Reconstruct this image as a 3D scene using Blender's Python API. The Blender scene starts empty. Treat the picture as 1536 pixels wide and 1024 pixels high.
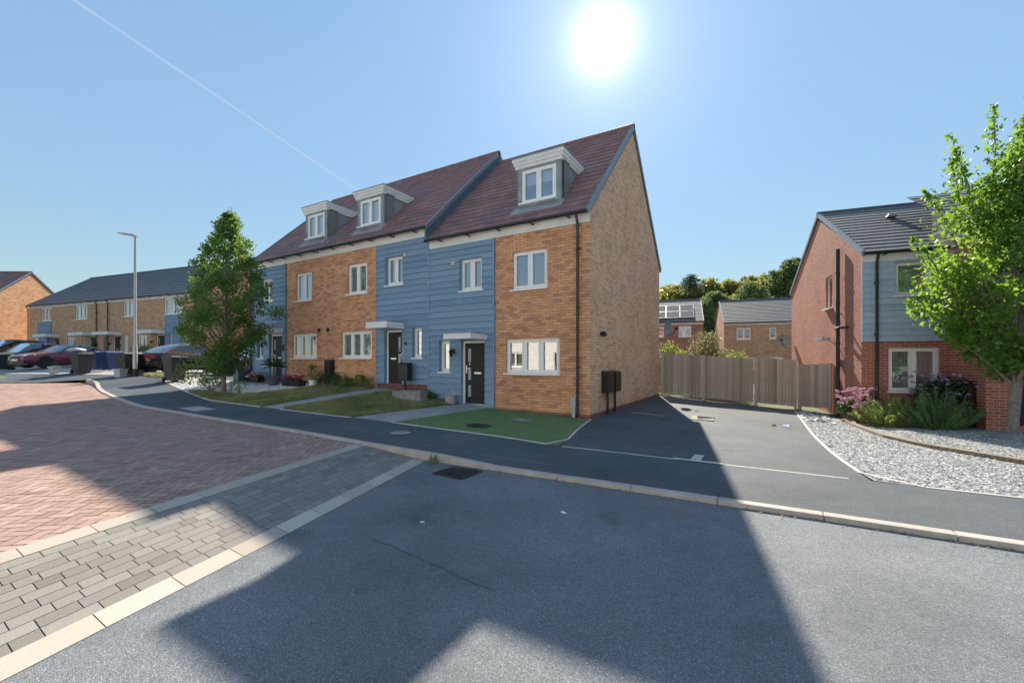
import bpy, bmesh, math, random
import numpy as np
from mathutils import Vector, Matrix
random.seed(7); rng = np.random.default_rng(11)
S = bpy.context.scene; COL = S.collection
R = math.radians
# ------------------------------------------------------------------ node helpers
class NT:
    def __init__(s, name):
        s.m = bpy.data.materials.new(name); s.m.use_nodes = True
        s.t = s.m.node_tree; s.n = s.t.nodes; s.l = s.t.links
        s.n.clear(); s.out = s.n.new('ShaderNodeOutputMaterial')
    def add(s, kind, ins=None, **kw):
        n = s.n.new('ShaderNode' + kind)
        for k, v in kw.items(): setattr(n, k, v)
        for k, v in (ins or {}).items():
            sock = n.inputs[k]
            if isinstance(v, bpy.types.NodeSocket): s.l.new(v, sock)
            else:
                if isinstance(v, tuple) and len(v) == 3 and sock.type == 'RGBA': v = v + (1,)
                sock.default_value = v
        return n
    def mix(s, fac, a, b, blend='MIX'):
        n = s.n.new('ShaderNodeMix'); n.data_type = 'RGBA'; n.blend_type = blend
        for i, v in ((0, fac), (6, a), (7, b)):
            if isinstance(v, bpy.types.NodeSocket): s.l.new(v, n.inputs[i])
            else: n.inputs[i].default_value = (v + (1,)) if isinstance(v, tuple) and len(v) == 3 else v
        return n.outputs[2]
    def ramp(s, fac, stops):
        n = s.n.new('ShaderNodeValToRGB'); s.l.new(fac, n.inputs[0]); e = n.color_ramp.elements
        while len(e) < len(stops): e.new(.5)
        for el, (p, c) in zip(e, stops): el.position = p; el.color = (c if isinstance(c, tuple) else (c, c, c)) + (1,)
        return n.outputs[0]
    def math(s, op, a, b=0.0, c=0.0):
        n = s.n.new('ShaderNodeMath'); n.operation = op
        for i, v in enumerate((a, b, c)):
            if isinstance(v, bpy.types.NodeSocket): s.l.new(v, n.inputs[i])
            else: n.inputs[i].default_value = v
        return n.outputs[0]
    def coord(s, which='Object'):
        return s.n.new('ShaderNodeTexCoord').outputs[which]
    def noise(s, scale, detail=3, rough=.55, vec=None, dist=0.0):
        n = s.add('TexNoise', {'Scale': scale, 'Detail': detail, 'Roughness': rough, 'Distortion': dist})
        s.l.new(vec if vec is not None else s.coord(), n.inputs['Vector']); return n.outputs[0]
    def voro(s, scale, out=0, vec=None, feature='F1'):
        n = s.add('TexVoronoi', {'Scale': scale}, feature=feature)
        s.l.new(vec if vec is not None else s.coord(), n.inputs['Vector']); return n.outputs[out]
    def bump(s, h, strength=.3, dist=.02):
        return s.add('Bump', {'Height': h, 'Strength': strength, 'Distance': dist}).outputs[0]
    def pbr(s, col, rough=.6, normal=None, **kw):
        ins = {'Base Color': col, 'Roughness': rough}; ins.update(kw)
        n = s.add('BsdfPrincipled', ins)
        if normal is not None: s.l.new(normal, n.inputs['Normal'])
        s.l.new(n.outputs[0], s.out.inputs[0]); return n
def plain(name, col, rough=.5, var=.12, scale=6, metal=0.0, bump=0.0, bscale=80):
    t = NT(name); a = t.noise(scale, 4)
    c = t.mix(t.ramp(a, [(.3, 0.0), (.7, 1.0)]), tuple(x * (1 - var) for x in col), tuple(min(1, x * (1 + var)) for x in col))
    nb = t.bump(t.noise(bscale, 3), bump, .01) if bump else None
    t.pbr(c, t.math('MULTIPLY_ADD', a, .2, rough - .1), nb, Metallic=metal); return t.m
def brickmat(name, c1, c2, c3, mortar, bw=.225, rh=.075, mo=.0075):
    t = NT(name); uv = t.coord('UV')
    def bt(a, b, m, off=0.0):
        vec = uv
        if off: vec = t.add('Mapping', {'Vector': uv, 'Location': (off * bw, off * rh * 2, 0)}).outputs[0]
        return t.add('TexBrick', {'Vector': vec, 'Color1': a, 'Color2': b, 'Mortar': m, 'Scale': 1.0, 'Mortar Size': mo, 'Mortar Smooth': .15,
                                  'Brick Width': bw, 'Row Height': rh, 'Bias': 0.0}, offset=.5, squash=1.0)
    b = bt(c1, c2, mortar); b2 = bt((0, 0, 0), (1, 1, 1), (0, 0, 0), 37)
    dark = t.ramp(b2.outputs[0], [(.62, 0.0), (.9, 1.0)])
    c = t.mix(t.math('MULTIPLY', t.math('MULTIPLY', dark, t.math('SUBTRACT', 1.0, b.outputs[1])), .75), b.outputs[0], c3)
    pt = t.noise(1.1, 3); c = t.mix(t.math('MULTIPLY', t.ramp(pt, [(.45, 0.0), (.75, 1.0)]), .35), c, tuple(x * .72 for x in c3))
    g = t.noise(90, 2); c = t.mix(.16, c, t.ramp(g, [(.3, .25), (.7, .75)]), 'OVERLAY')
    h = t.math('ADD', t.math('MULTIPLY', b.outputs[1], -1.0), t.math('MULTIPLY', g, .35))
    t.pbr(c, .88, t.bump(h, .45, .008)); return t.m
def tilemat(name, c1, c2, c3, bw=.3, rh=.3, gloss=.55, edge_glint=.0):
    t = NT(name); uv = t.coord('UV')
    def bt(a, b, off):
        vec = t.add('Mapping', {'Vector': uv, 'Location': (off * bw, off * rh * 2, 0)}).outputs[0] if off else uv
        return t.add('TexBrick', {'Vector': vec, 'Color1': a, 'Color2': b, 'Mortar': tuple(x * .25 for x in c1), 'Scale': 1.0, 'Mortar Size': .006, 'Mortar Smooth': .3,
                              'Brick Width': bw, 'Row Height': rh, 'Bias': -.1}, offset=.5)
    b = bt(c1, c2, 0); b2 = bt((0, 0, 0), (1, 1, 1), 21)
    c = t.mix(t.math('MULTIPLY', t.ramp(b2.outputs[0], [(.55, 0.0), (.95, 1.0)]), .8), b.outputs[0], c3)
    n = t.noise(2.0, 4); c = t.mix(t.math('MULTIPLY', t.ramp(n, [(.5, 0.0), (.8, 1.0)]), .35), c, tuple(min(1, x * 1.5) for x in c1))
    if edge_glint:   # glint on tile edges painted into the colour, paler low on every course
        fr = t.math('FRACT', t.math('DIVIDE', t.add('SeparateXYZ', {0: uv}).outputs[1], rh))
        c = t.mix(t.math('MULTIPLY', t.ramp(fr, [(.10, 1.0), (.42, 0.0)]), edge_glint), c, (.42, .40, .38))
    h = t.math('ADD', t.math('MULTIPLY', b.outputs[1], -1.0), t.math('MULTIPLY', t.noise(60, 3), .5))
    t.pbr(c, t.math('MULTIPLY_ADD', t.noise(7, 3), .25, gloss), t.bump(h, .4, .01), **{'Specular IOR Level': .2}); return t.m
def asphalt(name, dark, light, scale=1.0, rough=.85):
    t = NT(name); o = t.coord()
    v = t.voro(170 * scale, 1, o); vv = t.add('SeparateColor', {0: v}).outputs[0]
    c = t.mix(t.ramp(vv, [(0, 0.0), (1, 1.0)]), dark, light)
    spark = t.ramp(vv, [(.965, 0.0), (.985, 1.0)])
    c = t.mix(t.math('MULTIPLY', spark, .6), c, (.55, .53, .5))
    big = t.noise(.55, 5, .6, o); c = t.mix(t.math('MULTIPLY', t.ramp(big, [(.35, 0.0), (.7, 1.0)]), .6), c, tuple(x * .6 for x in dark))
    st = t.noise(1.7, 2, .4, o); c = t.mix(t.math('MULTIPLY', t.ramp(st, [(.68, 0.0), (.74, 1.0)]), .3), c, tuple(x * .5 for x in dark))
    med = t.noise(7, 5, .65, o); c = t.mix(t.math('MULTIPLY', t.ramp(med, [(.5, 0.0), (.8, 1.0)]), .35), c, light)
    h = t.math('ADD', t.voro(170 * scale, 0, o), t.math('MULTIPLY', t.noise(420, 2, .5, o), .4))
    t.pbr(c, t.math('MULTIPLY_ADD', vv, -.2, rough), t.bump(h, .55, .006), **{'Specular IOR Level': .16}); return t.m
def tintmat(name, stops, rough=.8, bump=.25, nscale=60, var=.3, patch=None):
    t = NT(name); a = t.add('Attribute', attribute_name='tint').outputs['Fac']
    c = t.ramp(a, stops); n = t.noise(nscale, 4, .6)
    c = t.mix(var, c, t.ramp(n, [(.25, .2), (.75, .8)]), 'OVERLAY')
    if patch:
        p = t.noise(.9, 4); c = t.mix(t.math('MULTIPLY', t.ramp(p, [(.5, 0.0), (.72, 1.0)]), .5), c, patch)
    t.pbr(c, rough, t.bump(n, bump, .006), **{'Specular IOR Level': .22}); return t.m
def leafmat(name, c1, c2, trans=.45, tcol=None, scale=2.2):
    t = NT(name); n = t.noise(scale, 3); n2 = t.noise(23, 2)
    k = t.math('ADD', t.math('MULTIPLY', n, .55), t.math('MULTIPLY', n2, .45))
    c = t.mix(t.ramp(k, [(.36, 0.0), (.62, 1.0)]), c1, c2)
    d = t.add('BsdfPrincipled', {'Base Color': c, 'Roughness': .5})
    tc = t.mix(t.ramp(k, [(.36, 0.0), (.62, 1.0)]), tuple(x * .8 for x in (tcol or c2)), tcol or c2)
    tr = t.add('BsdfTranslucent', {'Color': tc})
    mx = t.add('MixShader', {0: trans, 1: d.outputs[0], 2: tr.outputs[0]}); t.l.new(mx.outputs[0], t.out.inputs[0]); return t.m
def glassmat(name, tint=(.82, .86, .88), refl=.32):
    t = NT(name); fr = t.add('Fresnel', {'IOR': 1.5}).outputs[0]
    f = t.math('MINIMUM', t.math('ADD', t.math('MULTIPLY', fr, 1.3), refl), .92)
    nb = t.bump(t.noise(1.6, 1), .012, .1)
    gl = t.add('BsdfGlossy', {'Color': (.95, .97, 1), 'Roughness': .015}); t.l.new(nb, gl.inputs['Normal'])
    tr = t.add('BsdfTransparent', {'Color': tint})
    mx = t.add('MixShader', {0: f, 1: tr.outputs[0], 2: gl.outputs[0]}); t.l.new(mx.outputs[0], t.out.inputs[0]); return t.m
M = {}
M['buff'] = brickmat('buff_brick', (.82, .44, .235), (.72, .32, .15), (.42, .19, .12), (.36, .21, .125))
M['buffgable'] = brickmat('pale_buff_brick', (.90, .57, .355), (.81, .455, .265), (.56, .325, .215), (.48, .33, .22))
M['buff2'] = brickmat('fawn_brick', (.78, .46, .265), (.68, .355, .185), (.44, .24, .145), (.40, .27, .17))
M['red'] = brickmat('red_brick', (.46, .15, .085), (.38, .11, .065), (.28, .09, .07), (.50, .40, .32))
M['redbase'] = brickmat('plinth_brick', (.26, .07, .04), (.20, .05, .035), (.15, .045, .035), (.30, .26, .22))
M['tile_red'] = tilemat('russet_tile', (.26, .142, .13), (.35, .19, .165), (.165, .12, .132), .33, .30)
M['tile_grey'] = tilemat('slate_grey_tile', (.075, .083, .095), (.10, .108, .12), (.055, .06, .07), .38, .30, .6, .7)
M['blue'] = tintmat('blue_board', [(0, (.18, .28, .385)), (.5, (.205, .315, .425)), (1, (.235, .35, .46))], .6, .1, 14, .18, (.24, .34, .42))
M['bluedk'] = plain('blue_lead', (.09, .14, .19), .55, .2, 2)
M['pale'] = tintmat('pale_blue_board', [(0, (.38, .48, .56)), (.5, (.42, .52, .60)), (1, (.46, .56, .63))], .6, .1, 14, .15)
M['white'] = plain('white_upvc', (.90, .89, .86), .35, .03, 5)
M['offwhite'] = plain('white_painted_board', (.8, .8, .78), .5, .08, 2)
M['lead'] = plain('lead_sheet', (.27, .30, .30), .55, .25, 3, bump=.15, bscale=9)
M['black'] = plain('black_plastic', (.012, .013, .015), .38, .2)
M['gutter'] = plain('black_gutter', (.018, .019, .022), .35, .2)
M['door'] = plain('black_door', (.010, .010, .011), .6, .15, bump=.08, bscale=120)
M['chrome'] = plain('satin_steel', (.62, .62, .62), .3, .05, metal=1.0)
M['verge'] = plain('grey_verge', (.20, .235, .27), .5, .12)
M['glass'] = glassmat('window_glass')
M['glassdk'] = glassmat('tinted_glass', (.10, .12, .13), .10)
M['frost'] = plain('frosted_glass', (.36, .38, .36), .25, .1, 30)
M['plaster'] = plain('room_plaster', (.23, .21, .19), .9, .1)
M['blind'] = plain('white_blind', (.72, .72, .70), .8, .06, 4)
M['curtain'] = plain('cream_curtain', (.62, .58, .48), .9, .15, 9)
M['curtgrey'] = plain('grey_curtain', (.33, .33, .34), .9, .15, 9)
M['asphalt'] = asphalt('road_asphalt', (.112, .128, .143), (.268, .28, .295))
M['footway'] = asphalt('footway_asphalt', (.07, .086, .10), (.14, .158, .172), 1.5)
M['drive'] = asphalt('driveway_asphalt', (.07, .082, .094), (.135, .15, .162), 1.3)
M['concrete'] = plain('kerb_concrete', (.42, .375, .325), .85, .18, 4, bump=.3, bscale=120)
M['slab'] = plain('paving_slab', (.34, .325, .305), .85, .18, 3, bump=.25, bscale=90)
M['edging'] = plain('edging_stone', (.55, .51, .45), .85, .15, 4, bump=.25)
M['patch'] = plain('concrete_cover', (.40, .385, .36), .85, .15, 5, bump=.3)
M['redpave'] = tintmat('red_paver', [(0, (.27, .175, .14)), (.5, (.37, .248, .203)), (1, (.45, .32, .265))], .85, .3, 120, .35, (.31, .24, .21))
M['greypave'] = tintmat('grey_paver', [(0, (.18, .168, .15)), (.5, (.232, .218, .196)), (1, (.285, .27, .245))], .85, .35, 130, .4)
M['buffpave'] = tintmat('buff_sett', [(0, (.36, .315, .265)), (.5, (.43, .38, .32)), (1, (.49, .44, .38))], .85, .3, 130, .3)
M['joint'] = plain('joint_sand', (.095, .083, .075), .95, .2, 20)
M['bay'] = tintmat('bay_paver', [(0, (.15, .155, .16)), (1, (.24, .24, .24))], .85, .3, 100, .3)
M['fence'] = tintmat('weathered_board', [(0, (.34, .265, .20)), (.5, (.47, .375, .29)), (1, (.60, .49, .385))], .85, .3, 30, .35)
M['gravel'] = tintmat('slate_chip', [(0, (.20, .20, .205)), (.4, (.38, .38, .375)), (1, (.58, .575, .56))], .75, .2, 60, .15)
M['pebble'] = tintmat('white_pebble', [(0, (.45, .45, .46)), (.3, (.68, .68, .68)), (1, (.82, .82, .82))], .7, .2, 60, .1)
M['gravelbed'] = plain('gravel_bed', (.26, .26, .255), .9, .5, 45, bump=.8, bscale=70)
M['pebblebed'] = plain('pebble_bed', (.52, .52, .52), .9, .4, 45, bump=.8, bscale=70)
M['log'] = plain('edging_log', (.22, .18, .13), .85, .3, 12, bump=.4)
M['bark'] = plain('tree_bark', (.20, .175, .145), .9, .4, 18, bump=.9, bscale=35)
M['stone'] = plain('grey_stone', (.26, .25, .235), .9, .25, 6, bump=.4)
M['soil'] = plain('dry_soil', (.20, .155, .105), .95, .3, 12, bump=.5)
M['terra'] = plain('grey_planter', (.10, .11, .13), .6, .2)
M['binblk'] = plain('black_bin_plastic', (.022, .024, .028), .5, .2, 3)
M['binblu'] = plain('blue_bin_plastic', (.014, .045, .15), .5, .15, 3)
M['bingrn'] = plain('green_bin_plastic', (.03, .13, .06), .5, .15, 3)
M['caddy'] = plain('grey_caddy_plastic', (.42, .43, .45), .5, .08)
M['galv'] = plain('galvanised_steel', (.40, .42, .44), .45, .12, 8, metal=.6)
M['pv'] = plain('solar_cell', (.06, .065, .08), .9, .1)
M['tyre'] = plain('tyre_rubber', (.016, .016, .017), .8, .2)
M['rim'] = plain('alloy_rim', (.55, .56, .58), .3, .1, metal=.8)
M['rimdk'] = plain('dark_rim', (.03, .03, .033), .35, .1, metal=.4)
M['lamp'] = plain('clear_lamp', (.75, .77, .8), .12, .05)
M['tail'] = plain('red_lamp', (.35, .02, .03), .15, .1)
M['woodbits'] = plain('pale_timber_scrap', (.55, .47, .36), .8, .2)
M['wicker'] = plain('pale_wicker', (.40, .36, .34), .8, .25, 40, bump=.6, bscale=50)
def paint(name, col):
    t = NT(name); n = t.noise(9, 2)
    t.pbr(t.mix(t.ramp(n, [(.4, 0.0), (.6, 1.0)]), tuple(x * .96 for x in col), col), .28, None, **{'Coat Weight': .8, 'Coat Roughness': .04, 'Metallic': .25}); return t.m
M['pmaroon'] = paint('maroon_paint', (.16, .026, .045)); M['pblack'] = paint('black_paint', (.008, .01, .014))
M['pnavy'] = paint('navy_paint', (.012, .045, .10)); M['pwhite'] = paint('white_paint', (.72, .73, .74)); M['pblue'] = paint('blue_paint', (.05, .16, .33))
def lawnmat():
    t = NT('lawn_turf'); a = t.noise(1.4, 5, .6); b = t.noise(26, 3)
    k = t.math('ADD', t.math('MULTIPLY', a, .7), t.math('MULTIPLY', b, .3))
    t.pbr(t.ramp(k, [(.36, (.08, .14, .04)), (.46, (.16, .20, .075)), (.54, (.36, .31, .17)), (.68, (.50, .41, .27))]), .95, t.bump(t.noise(120, 3), .6, .02)); return t.m
M['lawn'] = lawnmat()
def turfmat():
    t = NT('artificial_turf'); b = t.math('ADD', t.math('MULTIPLY', t.noise(160, 3, .6), .7), t.math('MULTIPLY', t.noise(2.2, 4, .6), .3))
    t.pbr(t.ramp(b, [(.3, (.085, .15, .045)), (.5, (.14, .225, .075)), (.7, (.21, .31, .11))]), .9, t.bump(t.noise(260, 2), .9, .015)); return t.m
M['turf'] = turfmat()
M['blade'] = leafmat('grass_blade', (.07, .145, .035), (.48, .43, .22), .4, (.45, .45, .18), .9)
M['ground'] = plain('field_ground', (.085, .10, .045), .95, .3, .3)
M['leaf_a'] = leafmat('street_tree_leaf', (.045, .12, .02), (.11, .22, .035), .5, (.32, .52, .06))
M['leaf_b'] = leafmat('garden_tree_leaf', (.05, .125, .028), (.12, .21, .05), .45, (.28, .44, .07))
M['leaf_w'] = leafmat('woodland_leaf', (.085, .12, .035), (.24, .24, .075), .45, (.42, .42, .11), .12)
M['leaf_d'] = leafmat('conifer_needle', (.045, .085, .05), (.075, .125, .07), .3, (.1, .17, .09), .4)
M['leaf_o'] = leafmat('mixed_wood_leaf', (.075, .12, .045), (.15, .19, .075), .4, (.24, .30, .1), .6)
M['leaf_h'] = leafmat('hedge_leaf', (.06, .12, .022), (.17, .24, .05), .4, (.36, .45, .08))
M['leaf_p'] = leafmat('purple_shrub_leaf', (.08, .11, .045), (.24, .21, .13), .4, (.3, .28, .14))
M['leaf_r1'] = leafmat('bright_rosemary', (.22, .34, .06), (.44, .54, .14), .4, (.5, .6, .14))
M['leaf_r2'] = leafmat('dark_rosemary', (.06, .15, .05), (.15, .28, .09), .35, (.2, .38, .09))
M['leaf_s'] = leafmat('shrub_leaf', (.025, .06, .015), (.06, .12, .03), .25)
M['petal'] = leafmat('pink_petal', (.60, .30, .42), (.78, .54, .62), .25, (.75, .4, .55), 9)
M['petal2'] = leafmat('mauve_petal', (.40, .22, .42), (.58, .38, .58), .25, (.6, .4, .6), 9)
M['petal3'] = leafmat('magenta_petal', (.50, .03, .16), (.68, .10, .26), .25, (.7, .1, .3), 9)
M['wood_trunk'] = plain('pale_bark', (.24, .22, .18), .9, .3, 4)

# ------------------------------------------------------------------ mesh builder
class MB:
    def __init__(s): s.v = []; s.f = []; s.uv = []; s.t = []; s.tint = 0.5; s.used = False
    def face(s, pts, uv=None):
        i = len(s.v); s.v.extend(tuple(p) for p in pts); s.f.append(tuple(range(i, i + len(pts)))); s.uv.append(uv); s.t.append(s.tint)
    def box(s, x0, x1, y0, y1, z0, z1):
        s.hexa([(x0, y0, z0), (x1, y0, z0), (x1, y1, z0), (x0, y1, z0), (x0, y0, z1), (x1, y0, z1), (x1, y1, z1), (x0, y1, z1)])
    def hexa(s, p):
        for q in ((3, 2, 1, 0), (4, 5, 6, 7), (0, 1, 5, 4), (1, 2, 6, 5), (2, 3, 7, 6), (3, 0, 4, 7)): s.face([p[k] for k in q])
    def obox(s, c, a, b, cc):   # centre, three half-axis vectors
        c, a, b, cc = map(Vector, (c, a, b, cc))
        s.hexa([c - a - b - cc, c + a - b - cc, c + a + b - cc, c - a + b - cc, c - a - b + cc, c + a - b + cc, c + a + b + cc, c - a + b + cc])
    def prism(s, poly, y0, y1, axis='y'):   # poly in (a,b) extruded along axis
        def P(a, b, t): return {'y': (a, t, b), 'x': (t, a, b), 'z': (a, b, t)}[axis]
        A = [P(a, b, y0) for a, b in poly]; B = [P(a, b, y1) for a, b in poly]; n = len(poly)
        s.face(A); s.face(B[::-1])
        for i in range(n): s.face([A[i], B[i], B[(i + 1) % n], A[(i + 1) % n]])
    def tube(s, pts, r, n=8, cap=True):
        pts = [Vector(p) for p in pts]; rs = r if isinstance(r, (list, tuple)) else [r] * len(pts); rings = []
        for i, p in enumerate(pts):
            d = (pts[min(i + 1, len(pts) - 1)] - pts[max(i - 1, 0)]).normalized()
            u = d.cross(Vector((0, 0, 1)) if abs(d.z) < .9 else Vector((1, 0, 0))).normalized(); w = d.cross(u)
            rings.append([p + (u * math.cos(2 * math.pi * k / n) + w * math.sin(2 * math.pi * k / n)) * rs[i] for k in range(n)])
        for a, b in zip(rings, rings[1:]):
            for k in range(n): s.face([a[k], a[(k + 1) % n], b[(k + 1) % n], b[k]])
        if cap: s.face(rings[0][::-1]); s.face(rings[-1])
    def lathe(s, prof, c=(0, 0, 0), n=16):
        for (r0, z0), (r1, z1) in zip(prof, prof[1:]):
            for k in range(n):
                a, b = 2 * math.pi * k / n, 2 * math.pi * (k + 1) / n
                q = [(c[0] + r * math.cos(t), c[1] + r * math.sin(t), c[2] + z) for r, z, t in ((r0, z0, a), (r0, z0, b), (r1, z1, b), (r1, z1, a))]
                if r0 < 1e-6: q = [q[0], q[2], q[3]]
                elif r1 < 1e-6: q = q[:3]
                s.face(q)
    def build(s, name, mat, parent=None, smooth=False, loc=None, rz=0, bevel=0, weld=False):
        me = bpy.data.meshes.new(name); me.from_pydata(s.v, [], s.f)
        uvl = me.uv_layers.new(name='UVMap'); k = 0; data = []
        for f, u in zip(s.f, s.uv):
            if u: data.extend(u); continue
            p = [Vector(s.v[i]) for i in f]; n = Vector((0, 0, 0))
            for a, b in zip(p, p[1:] + p[:1]): n += a.cross(b)
            if n.length < 1e-12: n = Vector((0, 0, 1))
            n.normalize()
            if abs(n.z) > .97: data.extend((q.x, q.y) for q in p)
            else:
                h = Vector((-n.y, n.x, 0)).normalized(); kx = n.cross(h)
                data.extend((q.dot(h), q.dot(kx)) for q in p)
        uvl.data.foreach_set('uv', [c for q in data for c in q])
        if s.used:
            at = me.attributes.new('tint', 'FLOAT', 'FACE'); at.data.foreach_set('value', s.t)
        if weld or smooth:
            bm = bmesh.new(); bm.from_mesh(me); bmesh.ops.remove_doubles(bm, verts=bm.verts, dist=.0004)
            bmesh.ops.recalc_face_normals(bm, faces=bm.faces); bm.to_mesh(me); bm.free()
        if smooth:
            me.polygons.foreach_set('use_smooth', [True] * len(me.polygons))
            try: me.set_sharp_from_angle(angle=R(40))
            except Exception: pass
        me.materials.append(M[mat] if isinstance(mat, str) else mat); me.update()
        o = bpy.data.objects.new(name, me); COL.objects.link(o)
        if parent: o.parent = parent
        if loc: o.location = loc
        o.rotation_euler.z = rz
        if bevel:
            b = o.modifiers.new('bevel', 'BEVEL'); b.width = bevel; b.segments = 2; b.limit_method = 'ANGLE'
        return o
def tag(o, label=None, cat=None, group=None, kind=None):
    for k, v in (('label', label), ('category', cat), ('group', group), ('kind', kind)):
        if v: o[k] = v
    return o
def empty(name, loc, rz=0, label=None, cat=None, group=None):
    o = bpy.data.objects.new(name, None); COL.objects.link(o); o.location = loc; o.rotation_euler.z = rz; o.empty_display_size = .2
    return tag(o, label, cat, group)
def copy_tree(o, parent=None, label=None):
    c = o.copy(); COL.objects.link(c); c.parent = parent
    if label: c['label'] = label
    for ch in list(o.children): copy_tree(ch, c)
    return c
# ------------------------------------------------------------------ ground heights
def itp(x, pts):
    if x <= pts[0][0]: return pts[0][1]
    for (a, p), (b, q) in zip(pts, pts[1:]):
        if x <= b: return p + (q - p) * (x - a) / (b - a)
    return pts[-1][1]
cl = lambda x: max(0.0, min(1.0, x))
ZF = [(-60, .85), (-40, .7), (-24, .56), (-18, .5), (-15, .4), (-13, .3), (-11.5, .2), (-7.5, .15), (-4, .12), (-2, .08), (-.3, .05), (.6, 0), (60, 0)]
ZW = [(-60, 1.25), (-52, 1.2), (-31, 1.0), (-25, .88), (-19, .8), (-15.4, .6), (-6.5, .53), (-5.4, .3), (-4, .17), (-2.84, .11), (0, 0), (.6, 0)]
def g(u, v):
    if u < .3:
        k = cl((-14 - u) / 4); v0 = -3.5 - 1.3 * k; v1 = -2.2 * k; t = cl((v - v0) / (v1 - v0)); a, b = itp(u, ZF), itp(u, ZW)
        return a + (b - a) * t
    t = min(1.3, max(0, (v + 3.5) / 12.5)); k = itp(u, [(0, 0), (4.7, 1), (6.3, 1.33), (8.4, .9), (40, .9)])
    return itp(u, ZF) - .38 * t * k + .055 * t * max(0, 1 - u / 2)
def e_red(v): return -1.02 - (v + 9.45) * .262       # red paving / ramp edge
def e_ramp(v): return .52 - (v + 9.7) * .285         # ramp / asphalt edge
def g_asph(u, v): return -.045 - .04 * cl((-5.2 - v) / 3)
def g_red(u, v): return itp(u, ZF) - .03
def g_road(u, v):
    a, b = e_red(v), e_ramp(v)
    if u <= a: return g_red(u, v)
    if u >= b: return g_asph(u, v)
    t = (u - a) / (b - a); return g_red(a, v) * (1 - t) + g_asph(b, v) * t
def sheet(name, poly, mat, fn, off=0.0, cell=.5, kind='structure', parent=None, tint=None):
    bm = bmesh.new(); vs = [bm.verts.new((x, y, 0)) for x, y in poly]; bm.faces.new(vs)
    bmesh.ops.triangulate(bm, faces=bm.faces[:])
    for ax in (0, 1):
        lo, hi = min(p[ax] for p in poly), max(p[ax] for p in poly); k = math.floor(lo / cell) + 1
        while k * cell < hi:
            co = [0, 0, 0]; no = [0, 0, 0]; co[ax] = k * cell; no[ax] = 1
            bmesh.ops.bisect_plane(bm, geom=bm.verts[:] + bm.edges[:] + bm.faces[:], plane_co=co, plane_no=no, dist=1e-5); k += 1
    for v in bm.verts: v.co.z = fn(v.co.x, v.co.y) + off
    for f in bm.faces:
        f.normal_update()
        if f.normal.z < 0: f.normal_flip()
    me = bpy.data.meshes.new(name); bm.to_mesh(me); bm.free()
    uvl = me.uv_layers.new(name='UVMap'); co = np.array([v.co[:2] for v in me.vertices]); li = np.zeros(len(me.loops), int); me.loops.foreach_get('vertex_index', li)
    uvl.data.foreach_set('uv', co[li].ravel())
    me.polygons.foreach_set('use_smooth', [True] * len(me.polygons))
    me.materials.append(M[mat]); o = bpy.data.objects.new(name, me); COL.objects.link(o)
    if kind: o['kind'] = kind
    if parent: o.parent = parent
    return o
def inside(poly, x, y):
    c = False; n = len(poly)
    for i in range(n):
        (x1, y1), (x2, y2) = poly[i], poly[i - 1]
        if (y1 > y) != (y2 > y) and x < (x2 - x1) * (y - y1) / (y2 - y1) + x1: c = not c
    return c
def strip(name, pts, w, h, mat, fn, top=0.0, parent=None, kind='structure', joint=.915, bevel=.008):
    """kerb / edging: blocks along a polyline, butted with tiny gaps"""
    b = MB(); b.used = True; seg = []
    P = [Vector((x, y, 0)) for x, y in pts]
    # resample
    L = [0]
    for a, c in zip(P, P[1:]): L.append(L[-1] + (c - a).length)
    def at(s):
        for i in range(len(P) - 1):
            if s <= L[i + 1] or i == len(P) - 2: t = (s - L[i]) / max(1e-6, L[i + 1] - L[i]); return P[i].lerp(P[i + 1], t)
    n = max(1, round(L[-1] / joint)); st = L[-1] / n
    for i in range(n):
        a, c = at(i * st + .003), at((i + 1) * st - .003); d = (c - a).normalized(); q = Vector((-d.y, d.x, 0)) * (w / 2)
        b.tint = random.random(); cn = []
        for p, sgn in ((a, -1), (c, -1), (c, 1), (a, 1)): cn.append(p + q * sgn)
        zt = [fn(p.x, p.y) + top for p in (a, c, c, a)]
        b.hexa([(p.x, p.y, z - h) for p, z in zip(cn, zt)] + [(p.x, p.y, z) for p, z in zip(cn, zt)])
    o = b.build(name, mat, parent, bevel=bevel, weld=True)
    if kind and not parent: o['kind'] = kind
    return o
# ================================================================== SETTING
KERB = [(30, -5.0), (12, -5.08), (4.4, -5.15), (.6, -5.22), (-.3, -5.24), (-1.9, -5.25), (-4.1, -5.25), (-7.8, -5.25), (-11.5, -5.22), (-13.5, -5.12), (-15.5, -4.87), (-17.3, -4.5), (-18.7, -4.15), (-20.2, -3.85), (-21.3, -3.75)]
BACK = [(-21.6, -2.5), (-19.6, -2.35), (-17.1, -2.55), (-15, -2.9), (-13, -3.25), (-11.3, -3.45), (-7.5, -3.48), (-3.3, -3.45), (.75, -3.46), (4.95, -3.45), (5.4, -3.5), (12, -3.4), (30, -3.3)]
kin = [(x, y + .0625) for x, y in KERB]; kout = [(x, y - .0625) for x, y in KERB]
sheet('footway', kin + BACK, 'footway', g)
strip('kerb', KERB, .125, .25, 'concrete', g, .006)
sheet('road', [(e_ramp(v), v) for v in (-30, -20, -14, -9, -7, -6, -5.31)] + [(u, v) for u, v in kout[::-1] if u > -.6] + [(30, -30)], 'asphalt', g_asph)
PAVEND = [(-21.3, -3.85), (-24.5, -7.1), (-30, -12.5), (-36, -19)]
RED = [(e_red(v), v) for v in (-5.31, -7, -9, -12, -16, -20)] + PAVEND[::-1] + [(u, v) for u, v in kout[::-1] if u < -2.2]
RAMP = [(e_ramp(v), v) for v in (-5.31, -7, -9, -12, -16, -20)] + [(e_red(v), v) for v in (-20, -16, -12, -9, -7, -5.31)]
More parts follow.
